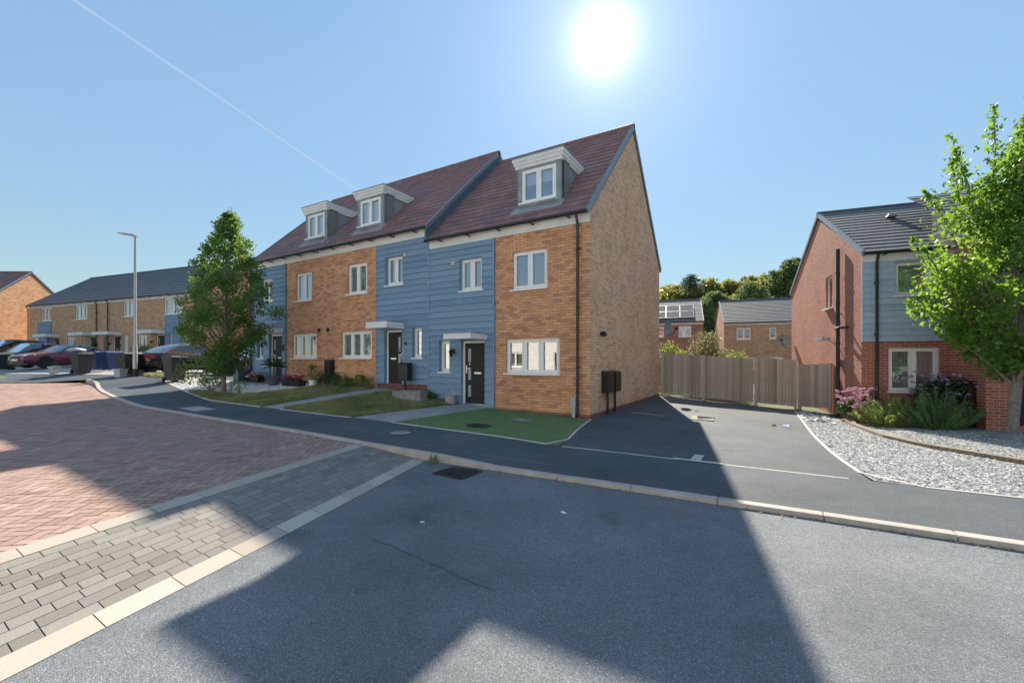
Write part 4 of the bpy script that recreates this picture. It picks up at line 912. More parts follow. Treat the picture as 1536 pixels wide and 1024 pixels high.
# lawn blades
def blades(name, poly, n, h, parent=None):
    xs = [p[0] for p in poly]; ys = [p[1] for p in poly]; pts = []
    while len(pts) < n:
        x, y = random.uniform(min(xs), max(xs)), random.uniform(min(ys), max(ys))
        if inside(poly, x + random.gauss(0, .045), y + random.gauss(0, .045)): pts.append((x, y, g(x, y) + h * .4))
    D = np.tile(np.array([0, 0, 1.0]), (n, 1))
    o = leaf_mesh(name, pts, h, 'blade', None, .16, 0, D, .2, .5); return tag(o, kind='stuff')
tag(blades('grass', lawn1, 17000, .1), 'patchy lawn grass in front of the far end house', 'grass'); tag(blades('grass', lawn2, 17000, .1), 'patchy dry lawn grass between the two garden paths', 'grass')
tag(blades('grass', [(-20.6, -2.3), (-17.2, -2.45), (-17.2, -1.7), (-20.6, -1.5)], 2500, .16), 'rough verge grass between lamp post and black car', 'grass')
for poly, lab in ((lawn1, 'taller weedy grass tufts scattered over the far lawn'), (lawn2, 'taller clover and grass tufts scattered over the near lawn')):
    P = []
    while len(P) < 46:
        x, y = random.uniform(-14, -4), random.uniform(-3.4, -.1)
        if inside(poly, x, y): P.append(clump_pts((x, y, g(x, y) + .04), random.uniform(.08, .2), 60, .35))
    tag(leaf_mesh('grass_tufts', np.concatenate(P), .06, 'leaf_b', None, .3, -.8), lab, 'grass', kind='stuff')
# loose stones
def chips(name, poly, n, s, mat, label, skip=None):
    b = MB(); b.used = True; xs = [p[0] for p in poly]; ys = [p[1] for p in poly]; k = 0
    while k < n:
        x, y = random.uniform(min(xs), max(xs)), random.uniform(min(ys), max(ys))
        if not inside(poly, x, y): continue
        k += 1; r = s * random.uniform(.5, 1.3); a = random.uniform(0, 6.28); ca, sa = math.cos(a), math.sin(a); w = r * random.uniform(.45, .8); hh = r * random.uniform(.15, .5); tz = random.uniform(-.35, .35) * r; z = g(x, y)
        T_ = [(x + ca * p - sa * q, y + sa * p + ca * q, z + hh + tz * p / r) for p, q in ((-r * .7, -w * .7), (r * .8, -w * .55), (r * .6, w * .75), (-r * .75, w * .6))]
        B_ = [(x + (t[0] - x) * 1.25, y + (t[1] - y) * 1.25, z - .01) for t in T_]
        b.tint = random.random(); b.face(T_)
        for i in range(4): b.face([B_[i], B_[(i + 1) % 4], T_[(i + 1) % 4], T_[i]])
    o = b.build(name, mat); return tag(o, label, 'gravel', kind='stuff')
outer = [(4.72, 6.6), (4.72, 1), (4.78, -1), (4.88, -2.6), (5.0, -3.38), (5.4, -3.44), (9.5, -3.38), (9.5, -2.2), (7.15, -.85), (6.4, .5), (6.0, 1.8), (5.8, 3.9), (5.7, 6.0)]
chips('slate_gravel', outer, 34000, .023, 'gravel', 'pale grey slate chippings beside the tarmac driveway')
chips('beach_stones', [(4.74, 8.5), (4.74, 4.6), (5.4, 4.2), (5.55, 8.0)], 260, .09, 'gravel', 'larger rounded stones in front of the narrow gate')
inner_ = [(5.95, 5.3), (5.92, 3.9), (6.12, 1.9), (6.55, .7), (7.3, -.6), (9.5, -2.0), (9.5, 4.4), (8.3, 4.3), (6.4, 5.0)]
chips('garden_gravel', inner_, 7000, .022, 'gravel', 'fine grey gravel between edging and rosemary bushes')
chips('white_pebbles', peb, 5000, .035, 'pebble', 'white pebbles in front of the far end door')
strip('log_edging', [(5.78, 5.9), (5.86, 3.9), (6.04, 1.9), (6.48, .6), (7.22, -.72), (8.6, -1.75), (11, -2.6)], .14, .18, 'log', g, .07, None, None, .07, 0)
tag(bpy.data.objects['log_edging'], 'curved low edging of short upright logs in the gravel garden', 'edging')
# ================================================================== FENCE AND GATE
FA, FB = Vector((.06, 7.97)), Vector((4.78, 9.02))
def fence_run(name, A, B, h, label, cat, zfun, n, posts=(), gate=False):
    d = (B - A); L = d.length; ang = math.atan2(d.y, d.x); T = empty(name, (A.x, A.y, 0), ang, label, cat); b = MB(); b.used = True; w = L / n
    for i in range(n):
        s = i * w; p = A + d * ((s + w / 2) / L); z0 = zfun(p) + .05 + random.uniform(0, .02); z1 = zfun(p) + h + random.uniform(-.015, .015); b.tint = min(1, max(0, random.gauss(.5, .25)))
        y = random.uniform(-.004, .004) - .03; b.box(s + .003, s + w - .003, y, y + .018, z0, z1)
    b.build('boards', 'fence', T)
    r = MB(); r.used = True
    for z in (.25, .9, 1.5):
        r.tint = .4; z *= h / 1.8; za, zb = zfun(A) + z, zfun(B) + z
        r.hexa([(0, -.01, za), (L, -.01, zb), (L, .04, zb), (0, .04, za), (0, -.01, za + .08), (L, -.01, zb + .08), (L, .04, zb + .08), (0, .04, za + .08)])
    r.build('rails', 'fence', T)
    for s in posts:
        q = MB(); q.used = True; q.tint = .9; p = A + d * (s / L); z = zfun(p); q.box(s - .045, s + .045, -.055, .035, z - .1, z + h + .01); q.build('post', 'fence', T)
    return T
zf1 = lambda p: .055 - .375 * (p.x - .06) / 4.72
FL = (FB - FA).length
fn = fence_run('timber_fence', FA, FA + (FB - FA) * .70, 1.74, 'weathered close boarded timber fence across the back of the driveway', 'fence', zf1, 27, (.05, 1.62))
gt = fence_run('driveway_gate', FA + (FB - FA) * .705, FB, 1.80, 'wide weathered timber gate panel at the right end of the fence', 'gate', zf1, 13, (.06, 1.37))
def ring(P, x, z, y=-.05):
    b = MB(); b.tube([(x + .045 * math.cos(t * .7), y, z + .045 * math.sin(t * .7)) for t in range(10)], .008, 6); b.build('ring_latch', 'galv', P)
ring(gt, .35, .75); ring(gt, 1.12, .78); ring(fn, 3.0, .85)
GA, GB = Vector((4.84, 8.98)), Vector((5.74, 8.28)); zf2 = lambda p: -.31 + .06 * (p.x - 4.84)
g2 = fence_run('garden_gate', GA, GB, 1.62, 'narrow weathered timber gate between the fence and red brick gable', 'gate', zf2, 8, (.03, 1.12))
ring(g2, .22, .55)
# ================================================================== STREET FURNITURE, COVERS, LITTER
LP = (-19.9, -2.6); zl = g(*LP)
lp = empty('street_lamp', (LP[0], LP[1], zl), 0, 'tall grey street lamp post beside the black bins', 'street lamp')
b = MB(); b.tube([(0, 0, -.1), (0, 0, .3), (0, 0, 1.3), (0, 0, 1.42), (0, 0, 6.05)], [.085, .085, .085, .055, .045], 14); b.build('column', 'galv', lp, True)
b = MB(); b.tube([(0, 0, -.02), (0, 0, .34)], .09, 14); b.build('column_base', 'black', lp, True)
b = MB(); b.tube([(0, 0, 6.0), (0, 0, 6.2)], .05, 10); hd_ = R(211)
dx, dy = math.cos(hd_), math.sin(hd_)
b.obox((dx * .3, dy * .3, 6.2), (dx * .36, dy * .36, .05), (-dy * .12, dx * .12, 0), (0, 0, .028)); b.build('lamp_head', 'galv', lp, bevel=.012)
b = MB(); b.obox((dx * .36, dy * .36, 6.17), (dx * .22, dy * .22, .03), (-dy * .08, dx * .08, 0), (0, 0, .006)); b.build('lamp_lens', 'lamp', lp)
# gully grate
gx, gy = .2, -5.6; ga = empty('drain_grate', (gx, gy, g_asph(gx, gy)), R(-2), 'iron drain grate in the road beside the raised kerb', 'drain')
b = MB(); b.box(-.24, .24, -.22, .22, -.05, .003); b.build('drain_pit', 'tyre', ga)
b = MB()
for s in (-1, 1): b.box(-.25, .25, s * .22 - .015, s * .22 + .015, .0032, .012); b.box(s * .25 - .015, s * .25 + .015, -.205, .205, .0032, .012)
for i in range(9): b.box(-.21 + i * .0525 - .009, -.21 + i * .0525 + .009, -.205, .205, .0035, .011)
for i in range(4): b.box(-.235, .235, -.14 + i * .093 - .01, -.14 + i * .093 + .01, .0115, .013)
b.build('grate_bars', 'rimdk', ga)
def cover(name, poly, mat, label, off=.012, cat='cover', fn=g):
    o = sheet(name, poly, mat, fn, off, .3, None); return tag(o, label, cat)
cover('utility_cover', [(-9.78, -4.95), (-8.7, -5.0), (-8.8, -4.45), (-9.85, -4.42)], 'patch', 'pale square concrete cover in the footway near the garden tree', cat='utility cover')
cover('utility_cover', [(-1.5 + .3 * math.cos(t * .4), -2.7 + .26 * math.sin(t * .4)) for t in range(15)], 'black', 'round dark cover set in the artificial lawn', cat='utility cover')
cover('utility_cover', [(-1.45, -1.6), (-.95, -1.62), (-.95, -1.2), (-1.45, -1.18)], 'stone', 'grey rectangular cover in the artificial lawn below the window', .012, 'utility cover')
cover('utility_cover', [(-2.2 + .2 * math.cos(t * .35), -4.3 + .2 * math.sin(t * .35)) for t in range(18)], 'galv', 'small round metal cover in the footway opposite the path', .012, 'utility cover')
cover('utility_cover', [(.55, 1.75), (1.45, 1.7), (1.47, 1.95), (.57, 2.02)], 'stone', 'long weathered cover strip in the driveway beside the gable', .012, 'utility cover')
mk = sheet('parking_marking', [(2.60, -3.52), (3.28, -3.52), (3.28, -3.42), (2.60, -3.42)], 'edging', g, .012, .3, 'structure'); sheet('marking_stem', [(2.84, -3.419), (2.98, -3.419), (2.98, -2.98), (2.84, -2.98)], 'edging', g, .012, .3, None, mk)
# chalk drawings on tarmac
b = MB(); rs = random.Random(5)
def chalk(pts, w=.008):
    for (x0, y0), (x1, y1) in zip(pts, pts[1:]):
        L = math.hypot(x1 - x0, y1 - y0) + 1e-6; nx, ny = -(y1 - y0) / L * w / 2, (x1 - x0) / L * w / 2
        if random.random() < .22: continue
        b.face([(x0 - nx, y0 - ny, g(x0, y0) + .004), (x1 - nx, y1 - ny, g(x1, y1) + .004), (x1 + nx, y1 + ny, g(x1, y1) + .004), (x0 + nx, y0 + ny, g(x0, y0) + .004)])
def arc(cx, cy, rx, ry, a0, a1, n=16, w=.010): chalk([(cx + rx * math.cos(a0 + (a1 - a0) * i / n), cy + ry * math.sin(a0 + (a1 - a0) * i / n)) for i in range(n + 1)], w)
for k in range(14): arc(rs.uniform(.6, 3.9), rs.uniform(-2.2, 6), rs.uniform(.15, .7), rs.uniform(.1, .5), rs.uniform(0, 6), rs.uniform(1, 9), 22, .008)
for rr in (.32, .42): arc(-2.2, -4.3, rr, rr, 0, 6.28, 26, .006)
chalk([(-5.2, -4.5), (-4.2, -4.42), (-3.2, -4.45), (-2.8, -4.6)]); chalk([(-2.6, -4.9), (-1.2, -4.8), (0, -4.85), (1.4, -4.75)], .008)
chalk([(-1.3, -3.7), (-.95, -3.85), (-.8, -4.1), (-1.0, -4.35)]); chalk([(-1.0, -4.35), (0, -4.25), (1.0, -4.3)], .008)
o = b.build('chalk_marks', 'slab'); o['kind'] = 'stuff'; tag(o, 'faint chalk scribbles on the driveway and footway tarmac', 'chalk')
cr = MB()
def crack(pts, w, fn, P):
    m = MB(); Q = []
    for (x0, y0), (x1, y1) in zip(pts, pts[1:]):
        for i in range(8): Q.append((x0 + (x1 - x0) * i / 8 + random.gauss(0, .012), y0 + (y1 - y0) * i / 8 + random.gauss(0, .012)))
    for (x0, y0), (x1, y1) in zip(Q, Q[1:]):
        L = math.hypot(x1 - x0, y1 - y0) + 1e-6; k = w * random.uniform(.4, 1.2); nx, ny = -(y1 - y0) / L * k / 2, (x1 - x0) / L * k / 2
        m.face([(x0 - nx, y0 - ny, fn(x0, y0) + .003), (x1 - nx, y1 - ny, fn(x1, y1) + .003), (x1 + nx, y1 + ny, fn(x1, y1) + .003), (x0 + nx, y0 + ny, fn(x0, y0) + .003)])
    m.build('crack', 'tyre', P)
crack([(.86, -7.65), (1.38, -7.70), (1.85, -7.77), (2.35, -7.83)], .006, g_asph, bpy.data.objects['road'])
gb = MB(); gb.used = True
for i in range(900):
    u = random.uniform(-14, 9); v = itp(-u, [(-a, b_) for a, b_ in KERB]) - .0625 - abs(random.gauss(0, .07)); r = random.uniform(.004, .013); z = g_road(u, v); gb.tint = random.random()
    gb.face([(u - r, v - r * .6, z + .006), (u + r, v - r * .5, z + .005), (u + r * .8, v + r, z + .012), (u - r * .7, v + r * .8, z + .01)])
tag(gb.build('kerb_grit', 'log'), 'scattered grit and leaf bits along the foot of the kerb', 'grit', kind='stuff')
# bits lying about
t = empty('timber_scrap', (2.35, 1.9, g(2.35, 1.9)), R(20), 'pale broken board lying where sunlight starts on the driveway', 'board')
b = MB(); b.hexa([(-.28, -.09, .004), (.25, -.12, .004), (.3, .06, .004), (-.24, .1, .004), (-.28, -.09, .03), (.25, -.12, .02), (.3, .06, .09), (-.24, .1, .1)]); b.build('board', 'woodbits', t, bevel=.004)
b = MB(); b.hexa([(-.1, .02, .08), (.32, .0, .05), (.34, .05, .05), (-.08, .08, .08), (-.1, .02, .11), (.32, 0, .08), (.34, .05, .08), (-.08, .08, .11)]); b.build('batten', 'fence', t)
b = MB(); b.tint = .5; b.hexa([(-.12, -.06, 0), (.1, -.08, 0), (.13, .05, 0), (-.1, .07, 0), (-.08, -.03, .05), (.07, -.05, .03), (.08, .03, .06), (-.06, .05, .03)])
tag(b.build('crumpled_wrapper', 'white', None, False, gz(4.2, 2.15, .004), bevel=.01), 'crumpled white rubbish on the sunny part of the driveway', 'litter')
b = MB(); b.hexa([(-.13, -.05, 0), (0, -.05, 0), (0, .05, 0), (-.13, .05, 0), (-.1, -.03, .04), (-.02, -.04, .05), (-.02, .03, .04), (-.1, .03, .05)])
tag(b.build('brick_fragment', 'red', None, False, gz(4.02, 2.2, .004), bevel=.008), 'small reddish fragment beside the crumpled white rubbish', 'rubble')
b = MB(); b.hexa([(-.03, -.014, 0), (.03, -.016, 0), (.034, .012, 0), (-.028, .015, 0), (-.03, -.014, .006), (.03, -.016, .012), (.034, .012, .008), (-.028, .015, .004)])
tag(b.build('paper_scrap', 'white', None, False, (2.05, -6.25, g_asph(2.05, -6.25) + .002), R(-25)), 'tiny white paper scrap lying on the shaded road', 'litter')
b = MB(); b.hexa([(-.016, -.01, 0), (.018, -.012, 0), (.02, .01, 0), (-.014, .012, 0), (-.016, -.01, .006), (.018, -.012, .01), (.02, .01, .008), (-.014, .012, .004)])
tag(b.build('paper_scrap', 'white', None, False, (.98, -7.15, g_asph(.98, -7.15) + .002), R(15)), 'smallest white scrap, on the road nearer the grey paved ramp', 'litter')
# ------------------------------------------------------------- bins, caddies
def bin_(loc, rz, mat, label, w=.56, d=.70, h=1.04, num=None, lidmat=None, group='wheeled bins on the pavement', rail=False):
    T = empty('wheelie_bin', loc, rz, label, 'bin', group); k = .80
    b = MB()
    q = [(-w / 2 * k, -d / 2 * k + .04, .06), (w / 2 * k, -d / 2 * k + .04, .06), (w / 2 * k, d / 2 * k - .02, .06), (-w / 2 * k, d / 2 * k - .02, .06), (-w / 2, -d / 2, h * .93), (w / 2, -d / 2, h * .93), (w / 2, d / 2, h * .93), (-w / 2, d / 2, h * .93)]
    b.hexa(q); b.build('bin_body', mat, T, bevel=.025)
    b = MB(); b.box(-w / 2 - .025, w / 2 + .025, -d / 2 - .025, d / 2 + .02, h * .90, h * .94); b.build('rim', mat, T, bevel=.01)
    b = MB(); b.hexa([(-w / 2 - .03, -d / 2 - .05, h * .942), (w / 2 + .03, -d / 2 - .05, h * .942), (w / 2 + .03, d / 2 + .04, h * .942), (-w / 2 - .03, d / 2 + .04, h * .942), (-w / 2 + .03, -d / 2 + .03, h), (w / 2 - .03, -d / 2 + .03, h), (w / 2 - .03, d / 2 - .01, h * 1.02), (-w / 2 + .03, d / 2 - .01, h * 1.02)])
    b.build('lid', lidmat or mat, T, bevel=.015)
    b = MB(); b.tube([(-w / 2 + .06, d / 2 + .09, h * .93), (w / 2 - .06, d / 2 + .09, h * .93)], .016, 8)
    for s in (-1, 1): b.box(s * (w / 2 - .1) - .02, s * (w / 2 - .1) + .02, d / 2, d / 2 + .09, h * .91, h * .945)
    b.build('handle', mat, T)
    for s in (-1, 1):
        b = MB(); b.tube([(s * w / 2 * .78, d / 2 * k + .03, .1), (s * (w / 2 * .78 + .05), d / 2 * k + .03, .1)], .1, 14); b.build('wheel', 'tyre', T)
    if num: digit(T, num, 0, -d / 2 * .9 - .035, h * .55, .17, 'white')
    return T
A_ = R(10)
bin_(gz(-16.75, -2.35), R(95), 'binblk', 'single black bin standing alone at the edge of the white pebbles')
bin_(gz(-20.75, -2.55), R(15), 'binblk', 'black bin directly beside the lamp post, grey caddy before it')
bin_(gz(-26.1, -1.6), R(12), 'binblu', 'blue bin, nearer the lamp post of the two, left of it', num=None)
bin_(gz(-27.2, -1.75), R(12), 'binblu', 'blue bin with white digit, farther from the lamp post', num='9')
bx = bin_(gz(-25.3, -2.95), R(100), 'binblk', 'black bin heaped with pale bags, nearest of its row')
bin_(gz(-25.95, -2.75), R(100), 'binblk', 'middle black bin in the row beside the maroon car'); bin_(gz(-26.6, -2.6), R(100), 'binblk', 'last black bin in the row, closest to the white caddy')
bin_(gz(-36.6, -3.6), R(5), 'binblk', 'bin with green lid half hidden behind the maroon car', lidmat='bingrn')
z = g(-25.5, -3) + 1.07
bg = MB()
for i in range(5): bg.lathe([(0, 0), (.2, .02), (.26, .08), (.2, .15), (.06, .19), (0, .2)], (random.uniform(-.55, .25), random.uniform(-.12, .12), random.uniform(0, .05)), 8)
tag(bg.build('rubbish_bag', 'caddy', None, True, (-25.5, -3.0, z)), 'pale heap of bags lying on top of the black bins', 'bags')
def caddy_(loc, rz, label):
    T = empty('food_caddy', loc, rz, label, 'caddy', 'small food waste caddies'); b = MB(); b.hexa([(-.13, -.14, 0), (.13, -.14, 0), (.13, .14, 0), (-.13, .14, 0), (-.165, -.175, .33), (.165, -.175, .33), (.165, .175, .33), (-.165, .175, .33)]); b.build('caddy_body', 'caddy', T, bevel=.015)
    b = MB(); b.box(-.185, .185, -.195, .185, .332, .37); b.build('lid', 'caddy', T, bevel=.012)
    b = MB(); b.tube([(-.2, 0, .34), (-.2, .0, .5), (0, 0, .66), (.2, 0, .5), (.2, 0, .34)], .01, 6); b.build('handle', 'black', T)
caddy_(gz(-20.35, -2.95), R(20), 'grey food caddy in front of the bin by the lamp post'); caddy_(gz(-27.8, -3.35), R(20), 'pale food caddy left of the row of black bins')
# ------------------------------------------------------------- front garden things
def planter(loc, L, W, h, label, flower, seed, mat='black'):
    T = empty('flower_trough', loc, R(5), label, 'flower trough'); b = MB(); b.hexa([(-L * .45, -W * .45, 0), (L * .45, -W * .45, 0), (L * .45, W * .45, 0), (-L * .45, W * .45, 0), (-L / 2, -W / 2, h), (L / 2, -W / 2, h), (L / 2, W / 2, h), (-L / 2, W / 2, h)]); b.build('trough', mat, T, bevel=.01)
    P = [clump_pts((random.uniform(-L * .45, L * .45), random.uniform(-W * .3, W * .3), h + .04), .12, 60) for _ in range(9)]
    leaf_mesh('foliage', np.concatenate(P), .05, 'leaf_s', T)
    heads(T, [(random.uniform(-L * .5, L * .5), random.uniform(-W * .5, W * .3), h + random.uniform(.04, .2)) for _ in range(28)], .06, flower)
planter(gz(-14.5, -.42), .85, .3, .2, 'trough of pale pink flowers under the narrow window', 'petal', 1)
planter(gz(-11.45, -.62), 1.0, .32, .22, 'trough of magenta flowers against the buff wall', 'petal3', 2)
T = empty('potted_palm', gz(-12.5, -.78), 0, 'bushy green plant in a round grey pot beside a front door', 'potted plant')
b = MB(); b.lathe([(0, 0), (.16, 0), (.25, .2), (.29, .36), (.26, .36), (.22, .3), (0, .3)], (0, 0, 0), 18); b.build('pot', 'terra', T, True)
b = MB(); b.tube([(0, 0, .28), (.02, 0, .55), (0, 0, .8)], [.05, .045, .03], 8); b.build('stem', 'bark', T)
Q = []; D = []
for i in range(34):
    a = i * 2.4; el = random.uniform(.1, 1.3); dv = np.array([math.cos(a) * math.cos(el), math.sin(a) * math.cos(el), math.sin(el)]); t = rng.uniform(.1, 1, 26)[:, None]
    Q.append(np.array([0, 0, .72]) + dv * t * .5 - np.array([0, 0, .16]) * t * t); D.append(np.tile(dv, (26, 1)))
leaf_mesh('foliage', np.concatenate(Q), .12, 'leaf_s', T, .22, 0, np.concatenate(D))
b = MB(); b.lathe([(0, 0), (.12, 0), (.15, .24), (.13, .24), (0, .2)], (0, 0, 0), 14); tag(b.build('plant_pot', 'white', None, True, gz(-10.55, -.45)), 'small white pot holding the yellow leaved plant', 'plant pot')
T = empty('lantern', gz(-15.05, -.75), R(10), 'grey garden lantern with loop handle on the door slab', 'lantern'); b = MB(); b.box(-.15, .15, -.15, .15, 0, .5); b.build('lantern_body', 'terra', T, bevel=.02)
b = MB(); b.tube([(-.1, 0, .5), (-.1, 0, .7), (0, 0, .78), (.1, 0, .7), (.1, 0, .5)], .012, 6); b.build('handle', 'black', T)
# black flue box and meter boxes on buff wall of the middle house
b = MB(); b.box(-4.95, -4.62, -.2, -.001, .55, 1.5); b.build('flue_box', 'black', H2, bevel=.01)
b = MB(); b.box(-5.03 - .0, -4.97, -.1, -.001, .6, .95); b.build('meter_cover', 'caddy', H2, bevel=.005)
T = empty('post_box', gz(-6.05, -.3), 0, 'black post box on a short pole right of the middle door', 'post box'); zz = 1.35 - g(-6.05, -.3)
b = MB(); b.box(-.19, .19, -.1, .1, zz - .52, zz); b.hexa([(-.2, -.13, zz + .001), (.2, -.13, zz + .001), (.2, .11, zz + .001), (-.2, .11, zz + .001), (-.2, -.05, zz + .04), (.2, -.05, zz + .04), (.2, .11, zz + .05), (-.2, .11, zz + .05)]); b.build('box', 'black', T, bevel=.012)
b = MB(); b.tube([(0, 0, -.1), (0, 0, zz - .5)], .035, 10); b.build('pole', 'black', T)
T = empty('stone_trough', gz(-5.4, -.75), R(8), 'grey stone trough on the lawn below the post box', 'trough'); b = MB()
for x0, x1, y0, y1 in ((-.5, .5, -.2, -.13), (-.5, .5, .13, .2), (-.5, -.43, -.13, .13), (.43, .5, -.13, .13)): b.box(x0, x1, y0, y1, -.05, .3)
b.build('trough_walls', 'stone', T, bevel=.01); b = MB(); b.box(-.43, .43, -.13, .13, 0, .24); b.build('soil', 'soil', T)
T = empty('wicker_basket', gz(-4.2, -.32), R(-15), 'small pale wicker basket with hoop handle by the nearest front door', 'basket')
b = MB(); b.lathe([(0, .01), (.13, 0), (.16, .1), (.17, .26), (.15, .26), (.13, .1), (0, .06)], (0, 0, 0), 16); b.build('basket_body', 'wicker', T, True)
b = MB(); b.tube([(.155 * math.cos(t * math.pi / 10), 0, .25 + .25 * math.sin(t * math.pi / 10)) for t in range(11)], .012, 6); b.build('handle', 'wicker', T)
# ------------------------------------------------------------- cars
def car(label, loc, heading, pm, style='saloon', L=4.7, W=1.8, Ht=1.42, rim='rim', group='cars parked by the terraces', ghost=False):
    """x forward; origin on the ground at mid length"""
    T = empty('parked_car', loc, heading, label, 'car', group); h = L / 2; wb = L * .305
    # (x, z_low, z_belt/shoulder top, half width)
    st = [(h, .34, .52, .50), (h - .06, .26, .66, .72), (h - .25, .22, .74, .82), (h - .7, .20, .83, .88), (h - 1.25, .19, .91, .90), (.45, .18, .95, .90), (-.6, .18, .97, .90), (-h + 1.2, .19, .99, .90), (-h + .6, .22, 1.0, .87), (-h + .15, .28, .95, .80), (-h + .03, .34, .82, .72), (-h, .40, .70, .58)]
    if style == 'hatch': st[-4:] = [(-h + .6, .22, 1.02, .88), (-h + .15, .28, 1.02, .84), (-h + .03, .34, .9, .78), (-h, .40, .72, .66)]
    k = W / 1.8; rings = []
    for x, a, c, w in st:
        w *= k; m = (a + c) / 2
        rings.append([(x, -w * .86, a), (x, -w * .97, a + .12), (x, -w, m), (x, -w * .985, c - .09), (x, -w * .90, c), (x, -w * .45, c + .035), (x, 0, c + .045), (x, w * .45, c + .035), (x, w * .90, c), (x, w * .985, c - .09), (x, w, m), (x, w * .97, a + .12), (x, w * .86, a)])
    b = MB()
    for A, B in zip(rings, rings[1:]):
        for i in range(12): b.face([A[i], A[i + 1], B[i + 1], B[i]])
        b.face([A[12], A[0], B[0], B[12]])
    b.face(rings[0][::-1]); b.face(rings[-1]); b.build('body', pm, T, True)
    # greenhouse: base line and roof line along x
    if style == 'coupe': top = [(.95, .0), (.25, .9), (-.2, 1.0), (-.75, .95), (-1.25, .62), (-1.75, .06)]
    elif style == 'saloon': top = [(.95, .0), (.3, .92), (-.1, 1.0), (-.8, .97), (-1.3, .66), (-1.75, .05)]
    else: top = [(1.05, .0), (.35, .93), (-.1, 1.0), (-1.1, .98), (-1.75, .86), (-2.12, .05)]
    s = L / 4.7; zb = .93; rings = []
    for x, t in top:
        z = zb + (Ht - zb) * t; wlo = .80 * k; whi = (.80 - .20 * t) * k
        rings.append([(x * s, -wlo, zb), (x * s, -(wlo * .62 + whi * .38), zb + (z - zb) * .42), (x * s, -whi - .02, zb + (z - zb) * .84), (x * s, -whi * .82, z - .005), (x * s, 0, z + .02 * t), (x * s, whi * .82, z - .005), (x * s, whi + .02, zb + (z - zb) * .84), (x * s, wlo * .62 + whi * .38, zb + (z - zb) * .42), (x * s, wlo, zb)])
    gl = MB(); rf = MB()
    for n_, (A, B) in enumerate(zip(rings, rings[1:])):
        first, last = n_ == 0, n_ == len(rings) - 2
        for i in range(8):
            side = i in (0, 1, 6, 7); glass = side or first or (last and style != 'hatch') or (last and i in (3, 4)) or (n_ == len(rings) - 3 and style in ('coupe', 'saloon') and i in (3, 4))
            (gl if glass else rf).face([A[i], A[i + 1], B[i + 1], B[i]])
    gl.build('windows', 'glassdk', T, True); rf.build('roof', pm if style != 'coupe' else 'pblack', T, True)
    b = MB()  # door pillars
    for xp in (-.35 * s,) + ((-1.28 * s,) if style == 'hatch' else ()):
        for sd in (-1, 1): b.hexa([(xp - .05, sd * .815 * k, zb), (xp + .05, sd * .815 * k, zb), (xp + .05, sd * .80 * k, zb), (xp - .05, sd * .80 * k, zb), (xp - .05, sd * .64 * k, Ht - .06), (xp + .05, sd * .64 * k, Ht - .06), (xp + .05, sd * .62 * k, Ht - .06), (xp - .05, sd * .62 * k, Ht - .06)])
    b.build('pillar', 'black', T)
    for sd in (-1, 1):
        b = MB(); b.tube([(x * s, sd * (.80 - .2 * t) * k + sd * .035, zb + (Ht - zb) * t * .9 + .01) for x, t in top], .012, 5); b.build('window_trim', 'rim', T)
    for xs in (wb, -wb):
        for sd in (-1, 1):
            y = sd * W * .5
            b = MB(); b.tube([(xs, y - sd * .22, .345), (xs, y + sd * .002, .345)], .375, 22); b.build('wheel_arch', 'black', T)
            b = MB(); b.lathe([(.20, -.11), (.31, -.11), (.325, -.06), (.325, .06), (.31, .11), (.20, .11)], (0, 0, 0), 24); w = b.build('wheel', 'tyre', T, True, (xs, y - sd * .10, .325)); w.rotation_euler = (R(90), 0, 0)
            b = MB(); b.lathe([(.205, .085), (.222, .1), (.205, .112)], (0, 0, 0), 24); b.lathe([(0, .10), (.05, .10), (.05, .09)], (0, 0, 0), 12)
            for q in range(5):
                a = q * 2 * math.pi / 5
                for da in (-.13, .13):
                    c1, s1 = math.cos(a + da), math.sin(a + da); b.obox((c1 * .125, s1 * .125, .095), (c1 * .09, s1 * .09, 0), (-s1 * .014, c1 * .014, 0), (0, 0, .008))
            r_ = b.build('rim', rim, w)
            if sd > 0: r_.rotation_euler.x = math.pi
    for sd in (-1, 1):
        b = MB(); b.hexa([(h - .42, sd * .80 * k, .66), (h - .03, sd * .50 * k, .60), (h - .05, sd * .52 * k, .66), (h - .42, sd * .70 * k, .70), (h - .5, sd * .845 * k, .74), (h - .10, sd * .60 * k, .70), (h - .14, sd * .55 * k, .735), (h - .5, sd * .66 * k, .795)]); b.build('headlight', 'lamp', T, bevel=.01)
        b = MB(); b.box(-h + .0, -h + .28, min(sd * .52 * k, sd * .82 * k), max(sd * .52 * k, sd * .82 * k), .74, .88); b.build('tail_light', 'tail', T, bevel=.02)
        b = MB(); b.lathe([(0, -.1), (.08, -.07), (.1, 0), (.07, .08), (0, .1)], (0, 0, 0), 10); m = b.build('wing_mirror', pm, T, True, (.72 * s, sd * (.92 * k + .06), 1.0)); m.scale = (.7, 1, .75)
        b = MB(); b.box(.1, .28, min(sd * .90 * k, sd * .925 * k), max(sd * .90 * k, sd * .925 * k), .78, .81); b.build('door_handle', 'rim', T)
    b = MB(); b.box(h - .06, h + .012, -.36 * k, .36 * k, .5, .64); b.build('grille', 'black', T, bevel=.01)
    for sd in (-1, 1): b = MB(); b.box(h - .12, h - .01, min(sd * .5, sd * .76), max(sd * .5, sd * .76), .33, .43); b.build('air_intake', 'black', T, bevel=.01)
    b = MB(); b.box(h + .005, h + .03, -.26, .26, .40, .51); b.build('number_plate', 'white', T)
    b = MB(); b.box(-h - .03, -h + .01, -.26, .26, .52, .63); b.build('number_plate', 'white', T)
    b = MB(); b.box(-h + .1, h - .1, -.86 * k, .86 * k, .17, .26); b.build('sill_skirt', 'black', T)
    return T
hd0 = R(10.1 - 90)   # nose to the street
